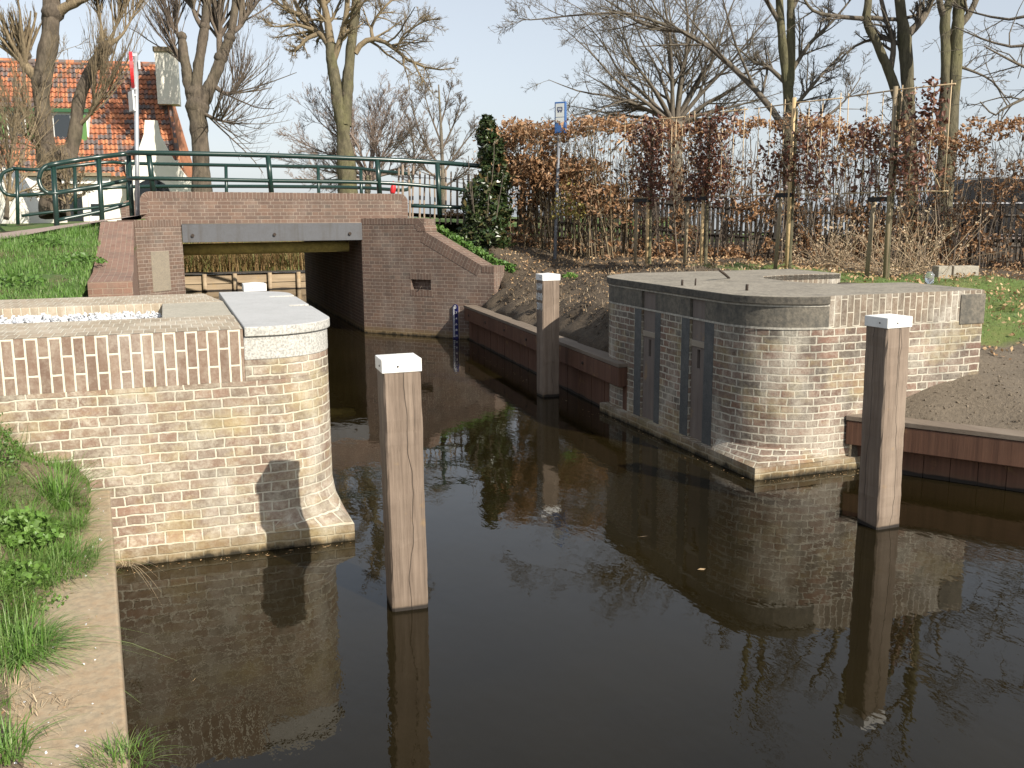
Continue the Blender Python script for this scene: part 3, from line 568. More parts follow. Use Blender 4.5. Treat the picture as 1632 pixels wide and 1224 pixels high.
# ------------------------------------------------------------------ right lock head
XR = 4.42
RB = thing('lock_head', (5.4, 7.6, 0), 'weathered brick lock head with dark cap and two timber-filled grooves', 'lock wall')
grooves = [(8.31, 8.60), (7.39, 7.65)]
def rb_out(dx, dy, notch=True, wings=True, depth=.13):
    o = arc(5.02, 7.12, .6+dx, 180, 270, 20)
    if wings: o += [(6.66, 6.52-dy), (6.70, 7.5), (5.98, 7.6), (5.82, 7.75), (5.76, 8.1), (5.80, 8.55), (5.98, 8.84), (6.3, 8.93), (7.02, 8.90), (7.06, 9.86), (5.4, 9.9)]
    else: o += [(5.05, 6.52-dy), (5.05, 9.7)]
    o += arc(5.12, 9.2, .70+dx, 90, 180, 14)
    if notch:
        for a, b in grooves: o += [(XR-dx, b), (XR+depth, b), (XR+depth, a), (XR-dx, a)]
    return o
mb = MB(); mb.prism(rb_out(0, 0), -1.2, 1.20, top=False); mb.build('brick_wall', M['brick_right'], RB)
st = rb_out(.004, .004, wings=False)
mb = MB(); mb.prism(st, 1.20, 1.376, top=False); mb.build('stone_course', M['stone_right'], RB)
mb = MB()
wf = [(5.045, 6.522), (6.66, 6.522), (6.70, 7.5), (5.98, 7.6), (5.82, 7.75), (5.76, 8.1), (5.80, 8.55), (5.98, 8.84), (6.3, 8.93), (7.02, 8.90), (7.06, 9.86), (5.4, 9.9), (5.3, 8)]
mb.prism(wf, 1.145, 1.458, top=False, sides=lambda i: i < 11); mb.build('soldier_course', M['brick_band_right'], RB)
cap = rb_out(.03, .0, notch=False); cap = cap[:20]+[(5.04, 6.492), (5.05, 6.527), (6.655, 6.527)]+cap[22:]
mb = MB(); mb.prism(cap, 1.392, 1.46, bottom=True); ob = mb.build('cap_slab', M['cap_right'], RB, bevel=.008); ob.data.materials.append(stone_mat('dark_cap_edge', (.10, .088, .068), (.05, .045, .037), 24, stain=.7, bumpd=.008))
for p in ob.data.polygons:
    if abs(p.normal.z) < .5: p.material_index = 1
mb = MB(); mb.prism(rb_out(.008, .008, notch=False, wings=False), 1.188, 1.206, top=False); mb.prism(rb_out(.010, .006, notch=False, wings=False), 1.374, 1.393, top=False); mb.build('mortar_bed', stone_mat('pale_mortar', (.46, .43, .36), (.3, .28, .24), 30, stain=.6), RB)
mb = MB(); mb.box((6.40, 6.512, 1.165), (6.672, 6.9, 1.425)); mb.build('corner_stone', M['stone_right'], RB, bevel=.008)
mb = MB(); mb.prism([(4.35, 6.44), (5.6, 6.46), (5.6, 6.6), (4.6, 6.8), (4.55, 9.0), (4.9, 9.4), (4.35, 9.42)], -1.2, .10)
cv = arc(5.02, 7.12, .6, 180, 270, 20); sq = [(4.35, 7.12-.68*i/10) if i <= 10 else (4.35+.67*(i-10)/10, 6.44) for i in range(21)]
for i in range(20):
    mb.face([(*sq[i], .102), (*sq[i+1], .102), (*cv[i+1], .2), (*cv[i], .2)], [(i*.05, 0), (i*.05+.05, 0), (i*.05+.05, .2), (i*.05, .2)], True)
mb.build('footing', M['brick_right'], RB)
for a, b in [(8.60, 8.745), (8.20, 8.31), (7.65, 7.795), (7.235, 7.39)]:
    mb = MB(); mb.box((XR-.006, a+.002, -.8), (XR+.05, b-.002, 1.196)); mb.build('stone_strip', M['strip'], RB, bevel=.005)
for (a, b), zb in zip(grooves, (.93, .95)):
    m0 = (a+b)/2; mb = MB(); x0, x1 = XR+.022, XR+.12
    hw, hz0, hz1 = .026, zb-.20, zb-.03                     # plank with a slot cut through it
    mb.box((x0, a+.008, -.8), (x1, b-.008, hz0)); mb.box((x0, a+.008, hz1), (x1, b-.008, 1.40)); mb.box((x0, a+.008, hz0), (x1, m0-hw, hz1)); mb.box((x0, m0+hw, hz0), (x1, b-.008, hz1))
    bd = mb.build('groove_board', M['board'], RB, merge=False)
    mb = MB(); mb.box((x0-.014, a+.012, zb-.005), (x0+.01, b-.012, zb+.05)); mb.build('cleat', M['board_light'], RB, bevel=.003)
    mb = MB(); mb.box((x0+.05, m0-hw-.01, hz0-.01), (x0+.06, m0+hw+.01, hz1+.01)); mb.build('slot_shade_panel', M['slot_shade'], RB)  # added black panel standing in for the shade deep in the slot
for (px, py), r in (((1087, 455), .011), ((1108, 455), .008), ((1190, 463), .013)):
    p = G(px, py, 1.46); mb = MB(); mb.tube([(p[0], p[1], 1.44), (p[0]+.002, p[1], 1.50), (p[0]+.004, p[1], 1.525 if r < .01 else 1.515)], r, 8); mb.build('iron_pin', M['iron'], RB)
p = G(1162, 443, 1.465); q = at(1147, 431, 9.6); mb = MB(); mb.tube([p, (np.array(p)+q)/2+[0, 0, .004], q], [.013, .014, .012], 7); tag(mb.build('stick', M['iron'], None), 'short dark stick leaning on the cap of the right lock head', 'stick')
p = G(1137, 431, 1.3); mb = MB(); mb.tube([p, p+[.01, 0, .25], p+[.02, .0, .55]], .009, 6); tag(mb.build('garden_rod', M['iron'], None), 'thin upright iron rod stuck in the soil behind the right lock head', 'rod')

# ------------------------------------------------------------------ quay kerb on the near bank
mb = MB(); mb.prism([(-.01-.55, -1), (-.01+.06, -1), (-.415, 6.138), (-1.1, 6.138)], -1.2, .5); o = mb.build('quay_kerb', M['quay'], None, bevel=.012)
tag(o, 'broad sandy concrete quay kerb along the near grassy bank', 'kerb')

# ------------------------------------------------------------------ bollards
def bollard(h, label, size=.2):
    r = thing('bollard', (0, 0, 0), label, 'bollard', 'square timber bollards standing in the lock water'); s = size/2
    ch = .010; oc = [(-s+ch, -s), (s-ch, -s), (s, -s+ch), (s, s-ch), (s-ch, s), (-s+ch, s), (-s, s-ch), (-s, -s+ch)]; zs = [-1.5]+list(np.linspace(-.05, h-.07, 22)); jit = rng.normal(0, .0016, (len(zs), 8, 2)); mb = MB()
    rg = [[(oc[i][0]+jit[k][i][0], oc[i][1]+jit[k][i][1], zs[k]) for i in range(8)] for k in range(len(zs))]     # adzed, slightly worn edges
    for k in range(len(zs)-1):
        for i in range(8): j = (i+1) % 8; mb.face([rg[k][i], rg[k][j], rg[k+1][j], rg[k+1][i]])
    mb.face(rg[-1]); mb.build('post', M['bollard'], r)
    c = s+.006; mb = MB(); sq = [(-c, -c), (c, -c), (c, c), (-c, c)]; mb.prism(sq, h-.078, h-.008, top=False, bottom=True)
    for i in range(4): a, b = sq[i], sq[(i+1) % 4]; mb.face([(*a, h-.008), (*b, h-.008), (0, 0, h+.008)])
    cp_ = mb.build('cap', M['white_cap'], r, bevel=.004)
    for dx, dy in ((-1, -.35), (-.2, -1)):
        mb = MB(); p = np.array([dx*c, dy*c, h-.045]); q = np.array([dx if abs(dx) == 1 else 0, dy if abs(dy) == 1 else 0, 0]); mb.tube([p-q*.002, p+q*.003], .0055, 8); s_ = mb.build('screw', M['iron'], None); s_.parent = cp_
    return r
b1 = bollard(1.395, 'nearest timber bollard, with a long crack, before the granite-slabbed lock head'); b1.location = (1.14, 4.985, 0); b1.rotation_euler = (0, -.012, math.radians(-2.5))
b2 = bollard(1.455, 'timber bollard in front of the weathered lock head at the right'); b2.location = (4.52, 5.195, 0); b2.rotation_euler = (0, -.014, math.radians(3))
b3 = bollard(1.445, 'timber bollard with white letters and dates beside the soil bank', .21); b3.location = (4.17, 10.5, 0)
pb = at(405, 455, 9.75); b4 = bollard(1.46, 'bollard whose white cap alone shows behind the granite slab', .21); b4.location = (float(pb[0]), float(pb[1]), 0)
mb = MB(); mb.tube([(-.105-.006, -.06, 1.40), (-.105-.004, -.06, 1.40)], .006, 8)
def text_mesh(s, w, h, thick):
    cu = bpy.data.curves.new('txt', 'FONT'); cu.body = s; cu.extrude = thick; cu.offset = .003; cu.size = 1.0; tmp = bpy.data.objects.new('txt', cu); COL.objects.link(tmp)
    dg = bpy.context.evaluated_depsgraph_get(); me = bpy.data.meshes.new_from_object(tmp.evaluated_get(dg)); bpy.data.objects.remove(tmp); bpy.data.curves.remove(cu)
    co = np.array([v.co[:] for v in me.vertices]); lo, hi = co.min(0), co.max(0); co[:, 0] = (co[:, 0]-lo[0])/(hi[0]-lo[0])*w-w/2; co[:, 1] = (co[:, 1]-lo[1])/(hi[1]-lo[1])*h-h/2
    return me, co
def put_text(name, s, w, h, thick, O, U, V, N, mat, parent):
    me, co = text_mesh(s, w, h, thick); U, V, N, O = [np.array(q, float) for q in (U, V, N, O)]; P = O+co[:, :1]*U+co[:, 1:2]*V+co[:, 2:3]*N
    me.vertices.foreach_set('co', P.astype(np.float32).ravel()); me.materials.clear(); me.materials.append(mat); me.update(); me.name = name
    o = bpy.data.objects.new(name, me); COL.objects.link(o); o.parent = parent; return o
for i, s in enumerate(('NHW', '1890', '2011')):
    put_text('lettering', s, .175, .084, .0015, (-.1068, 0, 1.445-.155-i*.112), (0, -1, 0), (0, 0, 1), (-1, 0, 0), M['letter'], b3)

# ------------------------------------------------------------------ timber sheet piling
def sheet_piling(a, b, top, label, nrm):
    """a -> b along the water line; water lies on the side of nrm"""
    a, b, N = np.array([*a, 0.]), np.array([*b, 0.]), norm(np.array([*nrm, 0.])); L = np.linalg.norm(b-a); U = (b-a)/L; Z = np.array([0, 0, 1.])
    r = thing('sheet_piling', (a+b)/2, label, 'sheet piling')
    mb = MB(); mb.obox((a+b)/2-N*.02+Z*(top-.02), U, N, Z, L/2, .105, .02); mb.build('cap_board', M['sheet_cap'], r, bevel=.004)
    mb = MB(); mb.obox((a+b)/2+N*.035+Z*(top-.145), U, N, Z, L/2-.004, .045, .10); mb.build('waling', M['sheet'], r, bevel=.006)
    mb = MB(); n = int(L/.2); w = L/n
    for k in range(n): mb.obox(a+U*(k+.5)*w-N*(.04+.004*(k % 2))+Z*(top/2-.4), U, N, Z, w/2-.0025, .03, top/2+.37)
    mb.build('planks', M['sheet'], r, merge=False)
    for k in range(int(L/1.1)+1):
        p = a+U*(.35+k*1.1)
        if .35+k*1.1 > L-.1: break
        mb = MB(); mb.tube([p+N*.078+Z*(top-.145), p+N*.092+Z*(top-.145)], .017, 8); mb.build('bolt', M['iron'], r)
    return r
sheet_piling((4.81, 15.80), (4.40, 8.9), .60, 'dark red sheet piling below the soil bank beside the lettered bollard', (-1, -.04))
sheet_piling((5.33, 6.55), (8.6, 1.62), .455, 'red sheet piling at the right beside the weathered lock head', (-.83, -.556))
sheet_piling((.92, 9.2), (.45, 16.6), .60, 'sheet piling hidden in the channel behind the granite slab', (1, .06))

# ------------------------------------------------------------------ bridge
BR = thing('bridge', (1.8, 21.3, 0), 'small brick road bridge with grey girder and sloping wing walls', 'bridge')
YB = 17.5
def round_top(x0, x1, z0, z1, r):
    p = [(x0, z0), (x1, z0)]+[(x1-r+r*math.cos(math.radians(a)), z1-r+r*math.sin(math.radians(a))) for a in range(0, 91, 15)]+[(x0+r+r*math.cos(math.radians(a)), z1-r+r*math.sin(math.radians(a))) for a in range(90, 181, 15)]
    return p
mb = MB(); mb.plate((0, YB, 0), (1, 0, 0), (0, 0, 1), (0, -1, 0), [(-.36, 2.0), (4.2, 1.985), (4.2, 2.33), (4.12, 2.40), (-.28, 2.425), (-.36, 2.33)], .30); mb.build('parapet', M['brick_bridge'], BR)
def rowlock(name, path, width, y0, y1, parent, lift=.003):
    """band of bricks on edge following a path in the x-z plane, proud of the wall"""
    mb = MB(); pts = [np.array(p, float) for p in path]; s = 0; prev = None
    for i, p in enumerate(pts):
        t = norm(pts[min(i+1, len(pts)-1)]-pts[max(i-1, 0)]); nn = np.array([-t[1], t[0]]); cur = (p, p-nn*width)
        if prev is not None:
            ds = np.linalg.norm(p-pts[i-1]); a0, a1 = prev; b0, b1 = cur; P = lambda q, y: (q[0], y, q[1])
            mb.face([P(a1, y0-lift), P(b1, y0-lift), P(b0, y0-lift), P(a0, y0-lift)], [(s, .22-width), (s+ds, .22-width), (s+ds, .22), (s, .22)])
            mb.face([P(a0, y0-lift), P(b0, y0-lift), P(b0, y1+lift), P(a0, y1+lift)], [(s, 0), (s+ds, 0), (s+ds, y1-y0), (s, y1-y0)])
            mb.face([P(b1, y1+lift), P(a1, y1+lift), P(a0, y1+lift), P(b0, y1+lift)], [(s, .22-width), (s+ds, .22-width), (s+ds, .22), (s, .22)]); s += ds
        prev = cur
    mb.build(name, M['brick_bridge_soldier'], parent, merge=True)
pth = [(-.363, 2.05), (-.363, 2.30)]+[(-.213+.15*math.cos(math.radians(a)), 2.385+.15*math.sin(math.radians(a))) for a in range(165, 95, -15)]+[(-.2, 2.535), (1.9, 2.52), (4.05, 2.50)]+[(4.055+.15*math.cos(math.radians(a)), 2.352+.15*math.sin(math.radians(a))) for a in range(75, 0, -15)]+[(4.203, 2.30), (4.203, 2.05)]
rowlock('parapet_coping', pth, .11, YB, YB+.30, BR)
# far parapet
mb = MB(); mb.plate((0, 25.0, 0), (1, 0, 0), (0, 0, 1), (0, -1, 0), [(-.95, 1.8), (4.4, 1.8), (4.4, 2.4), (-.87, 2.41), (-.95, 2.3)], .30); mb.build('parapet', M['brick_bridge'], BR)
rowlock('parapet_coping', [(-.953, 1.9), (-.953, 2.30)]+[(-.75+.2*math.cos(math.radians(a)), 2.30+.2*math.sin(math.radians(a))) for a in range(165, 85, -15)]+[(1.9, 2.50), (4.4, 2.5)], .11, 25.0, 25.3, BR)
# girder, deck, pipe
mb = MB(); mb.box((.272, YB-.025, 1.682), (3.345, YB+.012, 1.988)); mb.box((.272, YB+.012, 1.682), (3.345, YB+.16, 1.70)); gd = mb.build('girder', M['beam'], BR, bevel=.004)
for x in (.44, 1.80, 3.12):
    mb = MB(); mb.tube([(x, YB-.024, 1.80), (x, YB-.055, 1.80)], .028, 8); mb.build('bolt', M['iron'], gd)
mb = MB(); mb.box((.2, YB+.02, 1.86), (3.4, 25.0, 2.16)); mb.build('deck', M['concrete'], BR)
mb = MB(); mb.tube([(.2, 18.0, 1.545), (3.18, 18.0, 1.56)], .10, 20); mb.build('pipe', M['pipe'], BR)
# abutments: tunnel walls and wings
WD = np.array([.66904, -.74322, 0]); WN = np.array([-.74322, -.66904, 0]); W0p = np.array([3.334, 17.506, 0])
mb = MB(); mb.prism([(3.36, 17.53), (3.33, 25.3), (4.6, 25.3), (4.6, 17.53)], -1.2, 1.985, sides=lambda i: True)
mb.f = mb.f; mb.build('abutment', M['brick_bridge'], BR)
mb = MB(); mb.prism([(-1.2, 17.53), (.268, 17.53), (.268, 25.3), (-1.2, 25.3)], -1.2, 1.985); mb.build('abutment', M['brick_bridge'], BR)
n0, n1, z0, z1 = 1.056, 1.473, .823, 1.003
Zv = (0, 0, 1)
mb = MB()
mb.plate(W0p, WD, Zv, WN, [(0, -1.2), (2.74, -1.2), (2.74, z0), (0, z0)], .36)
mb.plate(W0p, WD, Zv, WN, [(0, z0), (n0, z0), (n0, z1), (0, z1)], .36); mb.plate(W0p, WD, Zv, WN, [(n1, z0), (2.74, z0), (2.74, z1), (n1, z1)], .36)
mb.plate(W0p, WD, Zv, WN, [(0, z1), (2.74, z1), (2.74, 1.258), (2.50, 1.262), (1.36, 1.83), (1.36, 2.055), (0, 2.06)], .36)
ww = mb.build('wing_wall', M['brick_bridge'], BR, merge=False)
mb = MB(); mb.plate(W0p-WN*.11, WD, Zv, WN, [(n0-.02, z0-.02), (n1+.02, z0-.02), (n1+.02, z1+.02), (n0-.02, z1+.02)], .05); mb.build('niche_back', M['brick_bridge'], ww)
mb = MB()
mb.plate(W0p+WN*.003, WD, Zv, WN, [(n0-.02, z1), (n1+.03, z1), (n1+.03, z1+.11), (n0-.02, z1+.11)], .02, (0, -z1)); mb.plate(W0p+WN*.003, WD, Zv, WN, [(n0-.02, z0-.11), (n1+.03, z0-.11), (n1+.03, z0), (n0-.02, z0)], .02, (0, -z0))
mb.build('niche_course', M['brick_bridge_soldier'], ww)
mb = MB(); p = W0p-WN*.05; c = p+WD*(n0+.2); mb.tube([c+[0, 0, z0+.02], c+[0, 0, z0+.06]+WN*.03, c+[0, 0, z0+.02]+WN*.08], .012, 7); mb.build('mooring_hook', M['iron'], ww)
def wing_band(path, width, u=0.0, name='wing_coping', par=None):
    mb = MB(); pts = [np.array(p, float) for p in path]; s = u
    for i in range(len(pts)-1):
        a, b = pts[i], pts[i+1]; t = norm(b-a); nn = np.array([-t[1], t[0]]); ds = np.linalg.norm(b-a)
        pl = [a-nn*width, b-nn*width, b, a]; O = W0p+WN*.004
        fr = [O+WD*q[0]+np.array([0, 0, q[1]]) for q in pl]; bk = [q-WN*.368 for q in fr]
        mb.face(fr, [(s, 0), (s+ds, 0), (s+ds, width), (s, width)]); mb.face([fr[3], fr[2], bk[2], bk[3]], [(s, 0), (s+ds, 0), (s+ds, .22), (s, .22)]); mb.face([fr[1], fr[0], bk[0], bk[1]], [(s, 0), (s+ds, 0), (s+ds, .22), (s, .22)])
        mb.face([fr[2], fr[1], bk[1], bk[2]], [(0, 0), (0, width), (.36, width), (.36, 0)]); mb.face([fr[0], fr[3], bk[3], bk[0]], [(0, 0), (0, width), (.36, width), (.36, 0)]); s += ds
    mb.build(name, M['brick_bridge_soldier'], BR, merge=False)
wing_band([(0, 2.066), (1.16, 2.066)], .11)
mb = MB(); O = W0p+WN*.004                                   # the rounded brick fan at the end of the flat top
cen = np.array([1.16, 1.842]); pv = None
for k, a in enumerate(range(90, -1, -15)):
    q = [cen+.224*np.array([math.cos(math.radians(a)), math.sin(math.radians(a))]), cen+.05*np.array([math.cos(math.radians(a)), math.sin(math.radians(a))])]
    if pv is not None:
        fr = [O+WD*w[0]+np.array([0, 0, w[1]]) for w in (pv[1], q[1], q[0], pv[0])]; mb.face(fr, [(k*.0625, .04), (k*.0625+.0625, .04), (k*.0625+.0625, .21), (k*.0625, .21)])
        mb.face([fr[3], fr[2], fr[2]-WN*.368, fr[3]-WN*.368], [(k*.0625, 0), (k*.0625+.0625, 0), (k*.0625+.0625, .22), (k*.0625, .22)])
    pv = q
mb.build('coping_end', M['brick_bridge_soldier'], BR, merge=False)
wing_band([(1.36, 1.842), (2.50, 1.274)], .20); wing_band([(2.503, 1.266), (2.743, 1.262)], .11)
# left wing with plaque
LD = np.array([-.66904, -.74322, 0]); LN = np.array([.74322, -.66904, 0]); L0 = np.array([.268, 17.506, 0])
mb = MB(); mb.plate(L0, -LD, Zv, LN, [(-1.07, -1.2), (0, -1.2), (0, 2.065), (-1.07, 2.065)], .36); mb.build('wing_wall', M['brick_red'] if False else M['brick_bridge'], BR)
mb = MB(); mb.plate(L0+LN*.004, -LD, Zv, LN, [(-1.074, 1.957), (.004, 1.957), (.004, 2.069), (-1.074, 2.069)], .368, (0, -1.957)); mb.build('wing_coping', M['brick_bridge_soldier'], BR)
mb = MB(); mb.plate(L0+LN*.008, -LD, Zv, LN, [(-.765, .90), (-.35, .90), (-.35, 1.555), (-.765, 1.555)], .02); mb.build('plaque', M['plaque'], BR, bevel=.004)
# stepped brick coping wall climbing from the lock head to the bridge
CW_ = thing('coping_wall', (-.55, 14, 0), 'low sloping red brick wall climbing to the left end of the bridge', 'brick wall')
def xw(y): return (-.46+.03*(16.8-y)*.55, -.93+.02*(16.8-y))
prof = [(11.3, 1.435), (12.6, 1.47), (14.1, 1.66), (15.2, 1.87), (16.1, 2.04), (16.95, 2.05)]
mb = MB()
for (ya, za), (yb, zb) in zip(prof[:-1], prof[1:]):
    ra, la = xw(ya); rb, lb = xw(yb)
    mb.face([(la, ya, za), (ra, ya, za), (rb, yb, zb), (lb, yb, zb)], [(ya, la), (ya, ra), (yb, rb), (yb, lb)]); mb.face([(ra, ya, 0), (rb, yb, 0), (rb, yb, zb), (ra, ya, za)], [(ya, 0), (yb, 0), (yb, zb), (ya, za)]); mb.face([(lb, yb, 0), (la, ya, 0), (la, ya, za), (lb, yb, zb)], [(yb, 0), (ya, 0), (ya, za), (yb, zb)])
ra, la = xw(11.3); mb.face([(la, 11.3, 0), (ra, 11.3, 0), (ra, 11.3, 1.435), (la, 11.3, 1.435)], [(0, 0), (.45, 0), (.45, 1.435), (0, 1.435)])
mb.build('brick_wall', M['brick_red'], CW_)

# ------------------------------------------------------------------ staff gauge on the wing wall
SG = thing('staff_gauge', W0p+WD*1.98+WN*.03, 'narrow blue and white water level gauge on the bridge wing wall', 'water gauge')
O = W0p+WD*1.98+WN*.03; w = .052
mb = MB(); mb.plate(O, WD, Zv, WN, [(-w, -.6), (w, -.6), (w, .55)]+[(w*math.cos(math.radians(a)), .55+w*.9*math.sin(math.radians(a))) for a in range(20, 180, 20)]+[(-w, .55)], .02); mb.build('gauge_plate', M['navy'], SG)
mb = MB(); O2 = O+WN*.003
for k in range(26):
    z = .03+k*.02; long = k % 5 == 0; mb.plate(O2, WD, Zv, WN, [(-.040, z), (-.004 if long else -.013, z), (-.004 if long else -.013, z+.0105), (-.040, z+.0105)], .003)
mb.build('scale_marks', M['letter'], SG, merge=False)
for k, s in enumerate(('10', '8', '6', '4', '2')): put_text('numeral', s, .036, .034, .001, O2+WD*.024+np.array([0, 0, .055+k*.1])-np.array([SG.location[i] for i in range(3)]), WD, (0, 0, 1), WN, M['letter'], SG)
put_text('numeral', '0', .045, .06, .001, O2+np.array([0, 0, .55])-np.array([SG.location[i] for i in range(3)]), WD, (0, 0, 1), WN, M['letter'], SG)
mb = MB(); mb.plate(O-WN*.021, WD, Zv, WN, [(-.072, -.6), (.072, -.6), (.072, .56), (-.072, .56)], .012); mb.build('backing_board', M['paling'], SG)

# ------------------------------------------------------------------ railings
RN = thing('railing', (1.8, 17.65, 2.5), 'nearer dark green pipe railing, standing on the front parapet', 'railing')
YR = 17.66
def rp(lst, r, name, par, k=10, n=None):
    mb = MB(); pts = [np.array(p, float) for p in lst]
    if n: pts = list(resample(pts, n))
    mb.tube(pts, r, k); return mb.build(name, M['rail'], par)
def bend(p0, p1, D0, D1, out): pass
cu = [at(208, 244.5, 16.9), at(160, 250, 16.6), at(118, 256, 16.4), at(90, 261, 16.2), at(76, 264, 16.15), at(66, 272, 16.1), at(62, 285, 16.1), at(66, 299, 16.1), at(76, 307, 16.15), at(90, 308, 16.2), at(118, 303, 16.4), at(160, 296, 16.6), at(208, 286, 16.9)]
top = [PY(222, 243.5, YR), PY(425, 247.5, YR), PY(600, 254, YR), PY(697, 259, YR+.02), at(757, 264, 17.9), at(800, 268, 18)]
rp(cu[:5][::-1]+top, .042, 'handrail', RN, 12, 60); 
mid = [PY(222, 284, YR), PY(425, 288, YR), PY(600, 291, YR), PY(697, 298, YR+.02), at(757, 305, 17.9), at(800, 308, 18)]
rp(cu[5:]+mid, .036, 'mid_rail', RN, 10, 60); rp(cu[3:7], .040, 'end_bend', RN, 10, 16)
rp([at(92, 351, 16.2), at(160, 337, 16.6), at(208, 324, 16.9)], .034, 'low_rail', RN, 10, 12)
rp([at(655, 328, 17.6), at(697, 329.5, 17.66), at(757, 332, 17.9), at(800, 334, 18)], .034, 'low_rail', RN, 10, 12)
for (px, pt, pb, D) in ((88, 262, 368, 16.2), (160, 251, 358, 16.6), (208, 245, 350, 16.9)): rp([at(px-(.06*(pb-pt)) *.5, pt, D), at(px+.06*(pb-pt)*.5, pb, D)], .044, 'post', RN)
for (px, pt, pb) in ((237, 245, 306), (427, 248, 308), (601, 255, 310), (697, 260, 348)):
    p = PY(px, pt, YR); rp([p, (p[0]+.03, p[1], PY(px, pb, YR)[2])], .046, 'post', RN)
RF = thing('railing', (1.8, 24.9, 2.3), 'farther dark green pipe railing, across the bridge road', 'railing')
rp([at(22, 268.5, 22.5), at(64, 270.5, 22.6), at(120, 264, 23.2), at(174, 258.5, 23.6), at(215, 260.5, 24), at(400, 264, 24), at(550, 267, 24), at(606, 273, 23.8), at(645, 276.5, 23.6), at(653, 281, 23.6), at(655, 290, 23.6), at(652, 300, 23.6), at(640, 303, 23.6), at(606, 301, 23.8), at(550, 298.5, 24), at(400, 297, 24), at(215, 297.5, 24), at(120, 303, 23.2), at(64, 309, 22.6), at(22, 311.5, 22.5), at(6, 306, 22.4), at(0, 292, 22.4), at(5, 276, 22.4), at(22, 268.5, 22.5)], .042, 'handrail', RF, 10, 130)
rp([at(34, 344, 22.5), at(90, 337, 22.8), at(150, 331, 23.3), at(215, 322, 24)], .034, 'low_rail', RF, 10, 12)
for (px, pt, pb, D) in ((27, 272, 358, 22.5), (119, 266, 345, 23.2), (203, 261, 330, 23.9), (360, 265, 330, 24), (507, 267, 330, 24), (575, 271, 330, 23.9)): rp([at(px, pt, D), at(px+1.5, pb, D)], .042, 'post', RF)

# ------------------------------------------------------------------ road sign, bus stop
p0 = at(217, 348, 16.7); TS = thing('road_sign', p0, 'round red-rimmed sign seen edge-on on a tall grey pole', 'road sign')
pt = at(216.5, 83, 16.7); mb = MB(); mb.tube([p0-[0, 0, .4], pt], .038, 12); mb.build('pole', M['galv'], TS)
sn = norm(np.array([-.86, -.50, 0])); su = norm(np.cross(np.array([0, 0, 1.]), sn)); cs = at(210, 113, 16.7)+sn*.03
def disc(c, n, r0, r1, th, name, m, k=32):
    mb = MB(); n = np.array(n); u = norm(np.cross(np.array([0, 0, 1.]), n)); v = np.cross(n, u); P = lambda r, a, d: c+u*r*math.cos(a)+v*r*math.sin(a)+n*d
    for i in range(k):
        a, b = 2*math.pi*i/k, 2*math.pi*(i+1)/k
        if r0 > 0:
            mb.face([P(r0, a, 0), P(r1, a, 0), P(r1, b, 0), P(r0, b, 0)]); mb.face([P(r0, b, 0), P(r0, b, -th), P(r0, a, -th), P(r0, a, 0)])
        else: mb.face([P(0, 0, 0), P(r1, a, 0), P(r1, b, 0)])
        mb.face([P(r1, a, 0), P(r1, a, -th), P(r1, b, -th), P(r1, b, 0)]); mb.face([P(r0, a, -th), P(r0, b, -th), P(r1, b, -th), P(r1, a, -th)])
    return mb.build(name, m, TS)
sn = norm(np.array([-.97, -.02, 0]))
disc(cs, sn, .245, .315, .055, 'sign_rim', M['red']); disc(cs-sn*.02, sn, 0, .25, .02, 'sign_face', M['white_trim'])
for dy in (88, 141): q = at(213, dy, 16.7); mb = MB(); mb.obox(q, sn, np.cross((0, 0, 1.), sn), (0, 0, 1), .05, .05, .022); mb.build('bracket', M['galv'], TS)
c = at(209.5, 161, 16.7); mb = MB(); mb.obox(c, np.cross((0, 0, 1.), norm(np.array([-.99, -.22, 0]))), (0, 0, 1), norm(np.array([-.99, -.22, 0])), .19, .165, .012); mb.build('lower_plate', M['white_trim'], TS)
for dy in (152, 176): q = at(213.5, dy, 16.7); mb = MB(); mb.obox(q, sn, np.cross((0, 0, 1.), sn), (0, 0, 1), .035, .05, .015); mb.build('bracket', M['galv'], TS)
c = at(222, 104, 16.7); mb = MB(); mb.obox(c, (1, 0, 0), (0, 1, 0), (0, 0, 1), .02, .05, .075); mb.build('clamp', M['galv'], TS, bevel=.008)
DB = 17.1; p0 = at(884, 402, DB); BS = thing('bus_stop_sign', p0, 'blue bus stop sign on a grey pole rising out of the brown hedge', 'bus stop sign')
mb = MB(); mb.tube([p0-[0, 0, .2], at(892, 188, DB+.09)], .030, 10); mb.build('pole', M['dullsteel'], BS)
bn = norm(np.array([-.72, -.66, 0])); bu = norm(np.cross(np.array([0, 0, 1.]), bn)); c = at(893.5, 187.5, DB)-0*bn
mb = MB(); mb.obox(c, bu, (0, 0, 1), bn, .105, .27, .03); pan = mb.build('sign_panel', M['blue'], BS, bevel=.006)
hs = .0325
mb = MB(); mb.obox(c+bn*hs+[0, 0, .125], bu, (0, 0, 1), bn, .082, .115, .002); mb.build('pictogram_field', M['paper'], pan); mb = MB(); mb.obox(c+bn*hs+[0, 0, -.045], bu, (0, 0, 1), bn, .082, .045, .002); mb.build('route_field', M['paper'], pan)
mb = MB()
for (a, b_, hw, hh) in ((0, .045, .045, .006), (0, -.01, .045, .006), (-.045, .018, .005, .03), (.045, .018, .005, .03), (0, .018, .045, .004), (-.025, -.03, .012, .012), (.025, -.03, .012, .012)): mb.obox(c+bn*(hs+.004)+bu*a+np.array([0, 0, .13+b_]), bu, (0, 0, 1), bn, hw, hh, .001)
mb.build('bus_pictogram', M['navy'], pan, merge=False)

